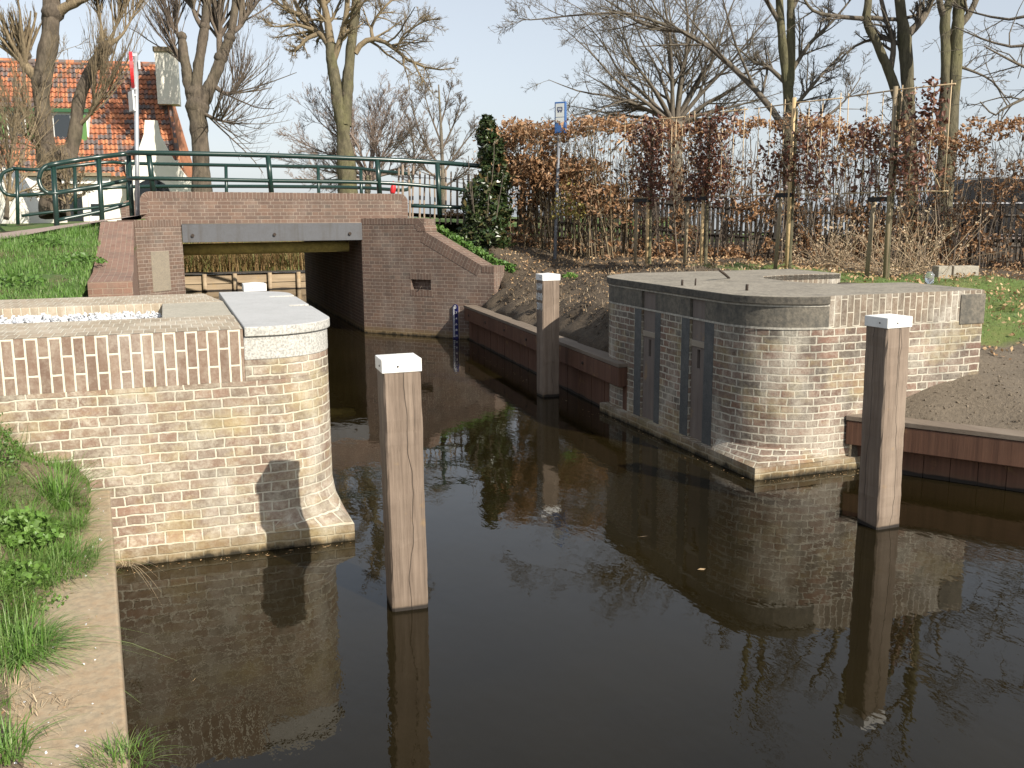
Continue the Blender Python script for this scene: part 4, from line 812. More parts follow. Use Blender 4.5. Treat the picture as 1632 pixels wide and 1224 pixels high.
# ------------------------------------------------------------------ house beyond the road
HD = 37.0; HO = CAM+FWD*0; fh = norm(FWD*[1, 1, 0]); rh = np.array([math.cos(YAW), -math.sin(YAW), 0]); hz = np.array([0, 0, 1.])
fh0, rh0 = fh, rh; PIV = fh*HD+rh*((303-816.)/FPX*HD); _a = math.radians(13); fh, rh = fh0*math.cos(_a)-rh0*math.sin(_a), rh0*math.cos(_a)+fh0*math.sin(_a)
HB = PIV-rh*((303-816.)/FPX*HD)                             # origin of the house front, turned a little about its right corner
def hp(px, d, z): return HB+fh*d+rh*((px-816.)/FPX*HD)+hz*z
def hzz(py): return EYE+(346.-py)/FPX*HD
HS = thing('house', hp(80, 3, 1.9), 'white house with orange and grey pantile roof beyond the road', 'house')
zE, zR = hzz(284), hzz(99)-.05
xl, xr, xrr = -330., 303., 272.
mb = MB(); mb.plate(hp(0, 0, 0), rh, hz, -fh, [((xl)/FPX*HD, 1.2), ((xr-6)/FPX*HD, 1.2), ((xr-6)/FPX*HD, zE), (xl/FPX*HD, zE)], 7.0); mb.build('wall', M['white'], HS)
e0, e1, r0_, r1_ = hp(xl, -.35, zE-.08), hp(xr, -.35, zE-.08), hp(xl, 3.5, zR), hp(xrr, 3.5, zR); sl_ = np.linalg.norm(r0_-e0); Lx = (xr-xl)/FPX*HD
mb = MB(); nrow = 22; ncol = 90                              # pantile rolls and courses as relief
rows = []
for j in range(nrow+1):
    for lip in ((0,) if j == nrow else (0, 1)):
        t = (j+(0 if lip == 0 else .999))/nrow; t = min(t, 1); a = e0+(r0_-e0)*t; b = e1+(r1_-e1)*t; nn = norm(np.cross(rh, r0_-e0)); off = .05 if lip == 0 else 0.0
        rows.append((a, b, t, nn*off))
nn = norm(np.cross(rh, r0_-e0)); nn = nn if nn @ -fh > 0 else -nn
for j in range(nrow):
    a, b, t, _ = rows[2*j]; a2, b2, t2, _ = rows[2*j+1]
    N_ = 4*ncol
    pa = [a+(b-a)*i/N_+nn*(.055+.03*math.sin(2*math.pi*i/4)) for i in range(N_+1)]; pb = [a2+(b2-a2)*i/N_+nn*(.01+.03*math.sin(2*math.pi*i/4)) for i in range(N_+1)]
    for i in range(N_):
        u = (i/4+.25)*.23
        mb.face([pa[i], pa[i+1], pb[i+1], pb[i]], [(u, j*.28+.02), (u+.0575, j*.28+.02), (u+.0575, j*.28+.26), (u, j*.28+.26)])
    if j: 
        a0, b0 = rows[2*j-1][:2]
        mb.face([a0, b0, b+nn*.03, a+nn*.03], [(0, j*.28+.02), (Lx, j*.28+.02), (Lx, j*.28+.03), (0, j*.28+.03)])
rf = mb.build('roof', M['tile'], HS, merge=False)
q1, q2 = hp(xr, 7.35, zE-.08), hp(xl, 7.35, zE-.08); mb = MB(); mb.face([e1, q1, r1_]); mb.face([q1, q2, r0_, r1_], [(0, 0), (Lx, 0), (Lx, sl_), (0, sl_)]); mb.tube([r0_+hz*.05, r1_+hz*.05], .11, 8); mb.tube([e1+nn*.04, r1_+hz*.04], .10, 6); mb.build('ridge', M['tile'], rf)
mb = MB(); c = hp(277, 2.6, 0); hw = .42
def hbox(x0, x1, d0, d1, z0, z1, m=None):
    mb = MB() if m is None else m; P = [hp(x0, d0, 0), hp(x1, d0, 0), hp(x1, d1, 0), hp(x0, d1, 0)]; mb.prism([(p[0], p[1]) for p in P], z0, z1, True, True); return mb
hbox(268, 300, 1.5, 2.4, hzz(170), hzz(90)).build('chimney', M['white'], rf); hbox(266, 302, 1.42, 2.48, hzz(90), hzz(83)).build('chimney_cap', M['stake_grey'], rf)
# bell-shaped white gable in front of the roof
gx = lambda px: (px-816.)/FPX*HD
gp = [(a+14, b) for a, b in [(204, 352), (306, 352), (306, 312), (298, 297), (283, 278), (270, 258), (260, 238), (253, 222), (250, 201), (233, 201), (230, 222), (222, 242), (213, 266), (206, 288), (200, 305)]]
mb = MB(); mb.plate(HB-fh*.75, rh, hz, -fh, [(gx(a)*(HD-.75)/HD, EYE+(346-b)/FPX*(HD-.75)) for a, b in gp[::1]][0:2]+[(gx(a)*(HD-.75)/HD, EYE+(346-b)/FPX*(HD-.75)) for a, b in gp[2:]], .35); gb = mb.build('gable', M['white'], HS, merge=False)
hbox(224, 300, -.42, 1.6, 1.5, hzz(262)).build('bay', M['white'], HS)
aw = [(gx(262)+.62*math.cos(math.radians(a)), hzz(312)+.5*math.sin(math.radians(a))) for a in range(0, 181, 15)]+[(gx(262)-.62, 1.9), (gx(262)+.62, 1.9)]
mb = MB(); mb.plate(HB-fh*.78, rh, hz, -fh, aw, .02); mb.build('arched_window', M['pane'], HS)
# gutter, windows at the ground floor
hbox(40, 203, -.52, -.36, hzz(286), hzz(281)).build('gutter', M['stake_grey'], HS); hbox(60, 200, -.30, -.02, hzz(297), hzz(287)).build('fascia', M['white_trim'], HS)
hbox(112, 156, -.03, .02, 1.9, hzz(312)).build('window', M['pane'], HS); hbox(165, 187, -.04, .02, 1.8, hzz(300)).build('door', M['white_trim'], HS); hbox(168, 184, -.06, .0, hzz(345), hzz(327)).build('door_glass', M['pane'], HS)
# dormer
dz0, dz1 = hzz(238), hzz(188); dm = hbox(36, 166, .9, 3.2, dz0-.1, dz1).build('dormer', M['white_trim'], rf)
hbox(33, 169, .72, 3.2, dz1, dz1+.13).build('dormer_roof', M['dkgreen_trim'], rf)
for x0, x1 in ((54, 76), (94, 116), (118, 141)): hbox(x0, x1, .86, .92, dz0+.12, dz1-.1).build('dormer_window', M['pane'], rf)
for x0, x1 in ((41, 51), (79, 90), (153, 164)): hbox(x0, x1, .82, .92, dz0+.02, dz1-.08).build('shutter', M['green_trim'], rf)
hbox(143, 152, .86, .92, dz0+.12, dz1-.1).build('dormer_window', M['white'], rf)
fh, rh = fh0, rh0
# white outbuilding at the far left
OB = thing('shed', at(20, 352, 27), 'low white outbuilding with sloping gable edge behind the railing', 'shed')
P = lambda px, py: (((px-816.)/FPX*27), EYE+(346-py)/FPX*27)
mb = MB(); mb.plate(fh*27, rh, hz, -fh, [P(-90, 362), P(55, 362), P(54, 338), P(35, 312), P(3, 286), P(-40, 262), P(-90, 290)], 2.5); mb.build('wall', M['white'], OB)
# ------------------------------------------------------------------ parked car behind the hedge
CD = 26.0; g0 = EYE+(338-392)/FPX*CD; CR = thing('parked_car', at(1600, 392, CD), 'dark parked car half hidden behind the brown hedge at the right', 'car')
cp = lambda px: (px-816.)/FPX*CD
x0 = cp(1492); L_ = 4.7; S_ = [(0, .45), (.03, .85), (.06, 1.05), (.25, 1.12), (.42, 1.62), (.6, 1.74), (1.2, 1.80), (2.4, 1.77), (2.75, 1.70), (3.35, 1.18), (4.35, 1.02), (4.62, .85), (4.7, .5), (4.6, .32)]
wz = .36
lowr = [(4.25, .32)]+[(3.85+.40*math.cos(math.radians(a)), wz+.40*math.sin(math.radians(a))) for a in range(0, 181, 15)]+[(3.4, .30), (1.35, .30)]+[(.93+.40*math.cos(math.radians(a)), wz+.40*math.sin(math.radians(a))) for a in range(0, 181, 15)]+[(.45, .34)]
mb = MB(); poly = [(x0+a, g0+b) for a, b in lowr[::-1]] ; up_ = [(x0+a, g0+b) for a, b in S_[::-1]]
poly = [(x0+a, g0+b) for a, b in S_[::1]][::-1]; poly = [(x0+a, g0+b) for a, b in ([(0.0, .45), (.2, .34)]+lowr[::-1]+S_[:0:-1])]
mb.plate(fh*CD, rh, hz, -fh, poly, 1.75); mb.build('body', M['carpaint'], CR, bevel=.04)
for pl in ([(.55, 1.2), (1.3, 1.2), (1.3, 1.68), (.72, 1.66)], [(1.38, 1.2), (2.2, 1.2), (2.2, 1.70), (1.38, 1.69)], [(2.28, 1.2), (3.1, 1.2), (2.72, 1.62), (2.28, 1.69)]):
    mb = MB(); mb.plate(fh*(CD-.006), rh, hz, -fh, [(x0+a, g0+b) for a, b in pl], .01); mb.build('window', M['carpane'], CR)
mb = MB(); mb.plate(fh*(CD-.012), rh, hz, -fh, [(x0+a, g0+b) for a, b in [(.1, 1.10), (3.4, 1.10), (3.4, 1.135), (.1, 1.135)]], .012); mb.build('chrome_strip', M['chrome'], CR)
mb = MB(); mb.plate(fh*(CD-.015), rh, hz, -fh, [(x0+a, g0+b) for a, b in [(.02, .82), (.2, .82), (.18, 1.06), (.06, 1.06)]], .03); mb.build('tail_light', M['tail'], CR)
for wx in (.93, 3.85):
    c = fh*(CD+.12)+rh*(x0+wx)+hz*(g0+wz-.02); mb = MB(); mb.tube([c-fh*.14, c+fh*.12], .34, 24); wh = mb.build('wheel', M['rubber'], CR); mb = MB(); mb.tube([c-fh*.155, c-fh*.10], .2, 16); mb.build('rim', M['dullsteel'], wh)
# ------------------------------------------------------------------ small things on the lawn
for i, (x0_, x1_, yt, yb_, D, lab) in enumerate(((1490, 1511, 419, 433, 13.2, 'small square concrete block at the hedge foot'), (1514, 1554, 418, 433, 13.4, 'longer concrete block at the hedge foot'))):
    p = at((x0_+x1_)/2, yb_, D); hw = (x1_-x0_)/2/FPX*D; z = HRs(p[0], p[1]); mb = MB(); mb.obox((p[0], p[1], z+.07), rh, fh, (0, 0, 1), hw, .11, .085); tag(mb.build('concrete_block', M['concrete'], None, bevel=.008), lab, 'block')
p = at(1481, 449, 9.2); mb = MB(); zt = 1.45
mb.tube([(p[0], p[1], zt+.002), (p[0], p[1], zt+.085), (p[0], p[1], zt+.10), (p[0], p[1], zt+.115)], [.042, .042, .03, .024], 16); tag(mb.build('glass_jar', M['jar'], None), 'clear glass jar standing on the back edge of the weathered lock head', 'jar')

# ------------------------------------------------------------------ far bank timber and reeds
RV = thing('timber_revetment', (2, 29.1, 0), 'old timber revetment of planks and posts seen under the bridge', 'revetment')
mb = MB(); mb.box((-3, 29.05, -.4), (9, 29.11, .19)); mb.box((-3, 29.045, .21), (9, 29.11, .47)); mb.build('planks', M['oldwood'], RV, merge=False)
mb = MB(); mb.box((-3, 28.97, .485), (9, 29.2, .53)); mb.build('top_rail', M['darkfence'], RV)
for k in range(13):
    x = -2.6+k*.89+.05*math.sin(k*2.3); mb = MB(); mb.tube([(x, 28.99, -.5), (x+.01, 28.985, .49)], .062, 9); mb.build('post', M['oldwood'], RV)
n = 9000; bx = rng.uniform(-2, 8, n); by = 29.2+np.abs(rng.normal(0, 1.5, n)); bz = np.clip(.5+(by-29.4)*.16, .5, 1.9)-.02
V, Q = blades(np.stack([bx, by, bz], 1), rng.uniform(.45, 1.15, n), .035, .55, droop=.5); tag(fast_mesh('reeds', V, Q, M['reed']), 'dry brown reeds and sedge on the far bank under the bridge', kind='stuff')

# ------------------------------------------------------------------ grass
def terr(f, x, y): return f(x[:, None], y[:, None])[:, 0]
n = 36000; x = rng.uniform(-4.6, -.82, n); y = 9.28+7.4*rng.beta(1, 1.25, n); z = terr(hL, x, y); f = 1.25+.118*((.334*x+.943*y*.985)-9.0); dens = interp_noise(x, y, .6, 21)+.5*interp_noise(x, y, .2, 22); k = (f < zr(x, y)-.03) & (dens > -2.3); x, y, z, dens = x[k], y[k], z[k], dens[k]
V, Q = blades(np.stack([x, y, z-.01], 1), np.clip(.09+.03*dens+rng.normal(0, .02, len(x)), .03, .2), .011, .6); tag(fast_mesh('bank_grass', V, Q, M['grass_lush']), 'short green grass on the bank behind the left lock head', kind='stuff')
n = 26000; x = rng.uniform(6.5, 15.5, n); y = rng.uniform(6.6, 14, n); lw = soil_lawn(x, y); k = (rng.uniform(0, 1, n) < (lw-.3)*1.3) & ~((x < 7.2) & (y > 6.4) & (y < 10)); x, y = x[k], y[k]; z = terr(hR, x, y)
V, Q = blades(np.stack([x, y, z-.005], 1), rng.uniform(.02, .055, len(x)), .009, .5, seg=2); tag(fast_mesh('lawn_grass', V, Q, M['grass']), 'mown lawn grass between the right lock head and the hedge', kind='stuff')
# leaf litter under the trees, on the lawn and on the soil bank
n = 17000; x = rng.uniform(4.9, 15.5, n); y = rng.uniform(6.6, 18, n); line = (x-7.34)*.87+(y-14.05)*.5; p = np.where(line > -1.0, .95, np.where(x > 7.0, .55, .6)); k = (rng.uniform(0, 1, n) < p*np.where(line > 2.5, .6, 1)) & (x-sheet_x(y) > .3) & ~((x < 7.2) & (y > 6.4) & (y < 10)); x, y = x[k], y[k]; z = terr(hR, x, y)
V, Q = leaves(np.stack([x, y, z+.02+np.where(x > 7.5, .015, 0)], 1), rng.uniform(.028, .062, len(x))*np.where(((x-7.34)*.87+(y-14.05)*.5 < -1.0) & (x < 7), .6, 1), asp=.6); tag(fast_mesh('leaf_litter', V, Q, M['litter']), 'fallen brown beech leaves on the lawn and under the hedge', kind='stuff')
# clods on the soil bank and the lower soil
n = 9000; x = rng.uniform(4.6, 9.5, n); y = rng.uniform(4.2, 16, n); k = (soil_lawn(x, y) < .4) & (y > 8.8) & (x-sheet_x(y) > .25) & ~((x < 7.0) & (y > 6.5) & (y < 9.95)) & ~((y > 15.0) & (x < 5.6)); x, y = x[k], y[k]; z = terr(hR, x, y); s = np.abs(rng.normal(.012, .012, len(x)))+.006; n = len(x)
rot = np.linalg.qr(rng.normal(0, 1, (n, 3, 3)))[0]; V = np.einsum('nij,kj->nki', rot, base*[1, .8, .7])*s[:, None, None]+np.stack([x, y, z], 1)[:, None, :]
o = fast_mesh('soil_clods', V.reshape(-1, 3), (tri[None]+np.arange(n)[:, None, None]*6).reshape(-1, 3), M['soil']); tag(o, 'loose clods on the bare soil', kind='stuff')
n = 7000; x = rng.uniform(5.3, 10.5, n); y = rng.uniform(3.6, 8.9, n); k = (soil_lawn(x, y) < .55) & (x-sheet_x(y) > .2) & ~((x < 6.75) & (y > 6.45)); x, y = x[k], y[k]; z = terr(hR, x, y); s = np.abs(rng.normal(.004, .006, len(x)))+.003; n = len(x)
rot = np.linalg.qr(rng.normal(0, 1, (n, 3, 3)))[0]; V = np.einsum('nij,kj->nki', rot, base*[1, .8, .7])*s[:, None, None]+np.stack([x, y, z+.002], 1)[:, None, :]
tag(fast_mesh('soil_crumbs', V.reshape(-1, 3), (tri[None]+np.arange(n)[:, None, None]*6).reshape(-1, 3), M['crumb']), 'dry crumbs on the bare soil by the right lock head', kind='stuff')
# wiry dead stalks and weeds on the soil bank
n = 5000; x = rng.uniform(4.8, 8, n); y = rng.uniform(9.8, 16.5, n); k = (x-sheet_x(y) > .3) & (rng.uniform(0, 1, n) < .5) & ~((y > 15.2) & (x < 5.6)); x, y = x[k], y[k]; z = terr(hR, x, y)
V, Q = blades(np.stack([x, y, z], 1), rng.uniform(.03, .16, len(x)), .007, 1.3, droop=.7); tag(fast_mesh('dead_stalks', V, Q, M['straw']), 'dead stalks scattered over the soil bank', kind='stuff')

def tuft(name, label, c, n, h, spread, mat, w=.009, lean=.8, cat='grass tuft', dirs=None, droop=.55, hv=.35):
    c = np.array(c, float); a = rng.uniform(0, 2*np.pi, n); r = spread*np.sqrt(rng.uniform(0, 1, n)); b = np.stack([np.cos(a)*r, np.sin(a)*r, np.zeros(n)], 1)
    d = b+rng.normal(0, spread*.4, (n, 3))*[1, 1, 0]; d = d/ (np.linalg.norm(d, axis=1, keepdims=True)+1e-6)
    b[:, 2] = 0
    V, Q = blades(b, h*rng.uniform(1-hv, 1+hv, n), w*rng.uniform(.6, 1.3, n), lean, d, 4, droop); o = fast_mesh(name, V, Q, mat); o.location = Vector(c); return tag(o, label, cat)
def leafy(name, label, c, n, r, h, size, mat, cat, stem=None, asp=.6, lift=0):
    c = np.array(c, float); a = rng.uniform(0, 2*np.pi, n); q = np.sqrt(rng.uniform(0, 1, n)); P = np.stack([np.cos(a)*q*r, np.sin(a)*q*r, lift+h*(1-q**2*.75)*rng.uniform(.15, 1, n)], 1)
    V, Q = leaves(P, rng.uniform(size*.6, size*1.3, n), asp=asp)
    root = thing(name, c, label, cat); o = fast_mesh('leaves', V, Q, mat); o.parent = root
    A = Acc(); k = max(6, n//25); S = np.stack([rng.normal(0, r*.35, k), rng.normal(0, r*.35, k), np.full(k, -.02)], 1); T = grow(S, np.array([0, 0, 1.])+rng.normal(0, .35, (k, 3)), np.full(k, h*.9+lift), 4, .15, .1); T = np.concatenate([np.tile([[[0., 0., -.06]]], (k, 1, 1)), T], 1); RR = np.concatenate([np.zeros((k, 1)), taper(np.full(k, max(.003, size*.04)), 4)], 1); A.tubes(T, RR, 4)
    s = A.build('stems', stem or M['ivy']); s.parent = root
    bm = bmesh.new(); bm.from_mesh(s.data); bmesh.ops.remove_doubles(bm, verts=bm.verts, dist=1e-5); bm.to_mesh(s.data); bm.free(); return root
hn = lambda x, y: float(hN(np.array([[x]]), np.array([[y]]))[0, 0])
def near_pt(px, py):                    # point where the line of sight meets the near bank
    z = .6
    for _ in range(8): p = G(px, py, z); z = hn(min(p[0], -.3), p[1])
    return np.array([p[0], p[1], z])
p = near_pt(92, 810); tuft('grass_tuft', 'tall arching grass tuft against the brick lock head', p, 230, .30, .08, M['grass_lush'], .008, .8)
p = near_pt(10, 745); leafy('herb', 'feathery upright green herb at the left edge against the brick wall', p, 260, .08, .30, .022, M['ivy'], 'plant')
p = near_pt(28, 860); leafy('nettle', 'clump of fresh green nettles on the near bank', p, 900, .20, .15, .034, M['nettle'], 'nettles', asp=.75)
p = near_pt(70, 905); tuft('grass_tuft', 'low spreading grass below the nettle clump', p, 900, .13, .24, M['grass_lush'], .005, .9)
p = near_pt(22, 1045); tuft('grass_tuft', 'bushy bright grass tuft at the left edge of the near bank', p, 560, .20, .15, M['grass_lush'], .006, 1.0, droop=.75)
p = near_pt(30, 800); tuft('grass_tuft', 'grass tuft between the feathery herb and the nettle clump', p, 300, .15, .12, M['grass_lush'], .006, .9)
p = near_pt(112, 842); tuft('grass_tuft', 'grass fringe right of the nettle clump', p, 260, .10, .10, M['grass_lush'], .005, 1.0)
p = near_pt(14, 925); leafy('nettle', 'low leafy nettles at the left edge below the taller clump', p, 420, .16, .08, .03, M['nettle'], 'nettles', asp=.75)
p = near_pt(95, 930); tuft('grass_tuft', 'thin grass spreading beside the creeping herb', p, 260, .08, .14, M['grass'], .005, 1.0)
p = near_pt(14, 1110); tuft('dry_grass', 'tangle of dry straw at the left edge', p, 90, .10, .10, M['straw'], .003, 1.8, cat='dry grass', droop=.8)
p = near_pt(60, 965); leafy('herb', 'small yellow-green creeping herb on bare near bank', p, 120, .12, .03, .022, M['nettle'], 'plant')
p = G(190, 1216, .5); tuft('grass_tuft', 'small straw-tipped grass tuft on the bottom corner of the kerb', p, 170, .085, .10, M['grass'], .004, .9)
p = near_pt(8, 1205); tuft('grass_tuft', 'grass tuft in the bottom left corner of the near bank', p, 120, .13, .07, M['grass_lush'], .006, .9)
p = near_pt(110, 890); tuft('grass_tuft', 'sparse grass creeping onto the sandy kerb', p, 160, .07, .12, M['grass'], .004, 1.1)
p = G(195, 903, .32); p[0] += .02; tuft('dry_grass', 'dry straw sprouting where kerb meets brick wall', p, 26, .14, .03, M['straw'], .003, 1.0, cat='dry grass', droop=1.1)
p = G(60, 1140, .505); tuft('dry_grass', 'flattened dry straw lying on the kerb', p, 45, .10, .10, M['straw'], .003, 2.2, cat='dry grass', droop=.8)
n = 260; x = rng.uniform(-1.1, -.25, n); y = rng.uniform(2.9, 6.0, n); k = x < s_edge(y)-.03; x, y = x[k], y[k]; z = np.maximum(.502, terr(hN, x, y)); s = np.abs(rng.normal(.0, .0028, len(x)))+.0015; n = len(x)
rot = np.linalg.qr(rng.normal(0, 1, (n, 3, 3)))[0]; V = np.einsum('nij,kj->nki', rot, base*[1, .8, .6])*s[:, None, None]+np.stack([x, y, z], 1)[:, None, :]
tag(fast_mesh('grit', V.reshape(-1, 3), (tri[None]+np.arange(n)[:, None, None]*6).reshape(-1, 3), M['gravel']), 'scattered grit and shell on the sandy kerb', kind='stuff')
n = 26000; x = rng.uniform(-1.15, -.42, n); y = rng.uniform(2.4, 6.15, n); k = (x < s_edge(y)-.10-.085*(6.12-y)+.05*interp_noise(x, y, .12, 33)) & (interp_noise(x, y, .22, 31) > -.8); x, y = x[k], y[k]; z = terr(hN, x, y)
V, Q = blades(np.stack([x, y, z-.01], 1), rng.uniform(.02, .11, len(x))*(1+.4*interp_noise(x, y, .25, 32)), .0055, 1.0); tag(fast_mesh('near_grass', V, Q, M['grass']), 'thin short grass on the near bank', kind='stuff')
p = at(162, 366, 15.9); leafy('weed', 'leafy green weed at the foot of the railing post', p, 220, .22, .16, .05, M['nettle'], 'weed')
for px, py, lab in ((70, 392, 'dark broad-leaved weed high on the grassy bank near the road'), (128, 420, 'dark broad-leaved weed in the middle of the grassy bank'), (30, 455, 'dark broad-leaved weed low on the grassy bank at the left edge')):
    D = 12.0
    for _ in range(12): q = at(px, py, D); D += (float(hL(np.array([[q[0]]]), np.array([[q[1]]]))[0, 0])-q[2])*-2.5
    leafy('weed', lab, q, 200, .30, .14, .06, M['ivy'], 'weed')
p = at(203, 398, 13.6); p[2] = 1.60; tuft('grass_tuft', 'grass tuft growing on the sloping red brick wall', p, 110, .2, .10, M['grass_lush'], .009, .8)
p = at(622, 346, 18.05); leafy('ivy_clump', 'small ivy clump by the parapet end', p, 260, .24, .13, .06, M['ivy'], 'ivy')
n = 1500; t_ = rng.uniform(1.3, 2.9, n); zt = np.interp(t_, [1.3, 2.5, 2.9], [1.86, 1.27, 1.15]); P_ = W0p+WD*t_[:, None]-WN*(.40+np.abs(rng.normal(0, .10, n)))[:, None]; P_[:, 2] = zt+rng.uniform(-.06, .10, n)
V, Q = leaves(P_, rng.uniform(.04, .085, n), asp=.8); tag(fast_mesh('ground_ivy', V, Q, M['ivy']), 'green ivy trailing behind the sloping wing wall', kind='stuff')
p = at(905, 478, 13.2); leafy('weed', 'small bright green weed alone on the soil bank', at(908, 442, 13.4), 90, .11, .07, .05, M['nettle'], 'weed')
p = at(768, 340, 18.6); leafy('bush', 'low rusty red bush at the foot of the paling fence', at(722, 345, 18.4), 260, .22, .14, .05, M['litter'], 'bush')

n = 700; x = rng.uniform(-1.2, -.2, n); y = rng.uniform(2.8, 6.05, n); k = (x < s_edge(y)-.04) & (rng.uniform(0, 1, n) < np.clip((s_edge(y)-x)*2.2, .1, 1)); x, y = x[k], y[k]; z = np.maximum(.503, terr(hN, x, y)+.008)
V, Q = leaves(np.stack([x, y, z], 1), rng.uniform(.008, .03, len(x)), asp=.35, fold=.1); V[:, 2] = np.repeat(z, 4)+(V[:, 2]-np.repeat(z, 4))*.35
tag(fast_mesh('bank_litter', V, Q, M['litter']), 'bits of dry leaf and stalk on the near bank and kerb', kind='stuff')

# ------------------------------------------------------------------ fences
PF = thing('paling_fence', at(700, 345, 18.2), 'weathered chestnut paling fence between bridge and evergreen bush', 'fence')
mb = MB()
for k in range(15):
    px = 634+k*8.6+rng.uniform(-1.5, 1.5); D = 18.05+k*.02; a = at(px+rng.uniform(-2, 2), 346+k*.3, D); b = at(px+rng.uniform(-2, 2), 268+k*1.1+rng.uniform(-6, 6), D)
    a[2] -= .1; w = rng.uniform(.015, .024); mb.tube([a, (a+b)/2+rng.normal(0, .008, 3), b, b+(b-a)*.03], [w, w, w*.95, w*.3], 6)
mb.build('palings', M['paling'], PF, merge=False)
for py in (284, 326): mb = MB(); mb.tube([at(632, py-2, 18.08), at(690, py, 18.2), at(760, py+3, 18.35)], .006, 5); mb.build('wire', M['iron'], PF)
c = at(627, 300, 17.95); mb = MB(); mb.tube([c+[0, 0, .13], c+[.005, 0, .08], c+[-.005, 0, 0], c+[-.02, 0, -.08], c+[-.03, 0, -.12]], [.012, .035, .055, .05, .02], 9); tag(mb.build('red_cloth', M['red'], None), 'small red cloth tied to the first pale of the fence', 'cloth')
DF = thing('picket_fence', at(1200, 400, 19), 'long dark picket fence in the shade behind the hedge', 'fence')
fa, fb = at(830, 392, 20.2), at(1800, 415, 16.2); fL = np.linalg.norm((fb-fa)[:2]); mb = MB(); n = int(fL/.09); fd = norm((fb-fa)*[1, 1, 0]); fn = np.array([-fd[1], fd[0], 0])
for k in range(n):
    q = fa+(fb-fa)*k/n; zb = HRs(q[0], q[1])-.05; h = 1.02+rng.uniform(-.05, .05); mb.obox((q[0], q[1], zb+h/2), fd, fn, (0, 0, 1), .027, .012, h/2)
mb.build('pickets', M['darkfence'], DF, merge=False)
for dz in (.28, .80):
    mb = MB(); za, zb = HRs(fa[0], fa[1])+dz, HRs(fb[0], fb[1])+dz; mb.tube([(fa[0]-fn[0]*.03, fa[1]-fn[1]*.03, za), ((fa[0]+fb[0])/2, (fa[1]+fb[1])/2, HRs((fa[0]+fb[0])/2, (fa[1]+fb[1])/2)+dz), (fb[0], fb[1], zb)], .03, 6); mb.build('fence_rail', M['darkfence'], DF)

# ------------------------------------------------------------------ evergreen, hedges
def bush_from_outline(name, label, cat, rows, D, n, size, mat, stem, asp=.42, hang=True):
    base_ = at((rows[-1][1]+rows[-1][2])/2, rows[-1][0], D); root = thing(name, base_, label, cat); ys = np.array([r[0] for r in rows], float); lo = np.array([r[1] for r in rows], float); hi = np.array([r[2] for r in rows], float)
    yy = rng.uniform(ys[0], ys[-1], n*2); wid = np.interp(yy, ys, hi-lo); k = rng.uniform(0, 1, n*2) < wid/wid.max()+.08; yy = yy[k][:n]; wid = np.interp(yy, ys, hi-lo); ce = np.interp(yy, ys, (hi+lo)/2); a = rng.uniform(0, 2*np.pi, len(yy)); q = rng.uniform(.25, 1, len(yy))**.45*(1+.26*interp_noise(a*1.3, yy/14, 1, 41)+.12*interp_noise(a*3, yy/5, 1, 42))
    px = ce+np.cos(a)*q*wid/2; P = np.array([at(u, v, D) for u, v in zip(px, yy)])+fh[None]*(np.sin(a)*q*wid/2/FPX*D)[:, None]
    V, Q = leaves(P, rng.uniform(size*.65, size*1.25, len(P)), asp=asp)
    if hang: V = V.reshape(-1, 4, 3); d = V[:, 2]-V[:, 0]; V[:, 2, 2] -= np.abs(d[:, 2])*.9*(d[:, 2] > 0); V = V.reshape(-1, 3)
    fast_mesh('leaves', V, Q, mat, root); A = Acc(); m = 16
    S = np.repeat(base_[None], m, 0)+rng.normal(0, .07, (m, 3))*[1, 1, 0]; T = grow(S, np.array([0, 0, 1.])+rng.normal(0, .13, (m, 3)), np.full(m, (rows[-1][0]-rows[0][0])/FPX*D*.8)*rng.uniform(.5, 1, m), 7, .06, .05); A.tubes(T, taper(np.full(m, .02), 7), 5); A.build('stems', stem, root); return root
bush_from_outline('evergreen_bush', 'tall dark glossy evergreen bush beside the wing wall', 'bush', [(183, 770, 781), (205, 764, 796), (240, 762, 806), (275, 758, 812), (300, 748, 812), (330, 738, 812), (365, 733, 808), (385, 736, 806), (402, 742, 800)], 17.7, 5200, .135, M['laurel'], M['twig_dark'])
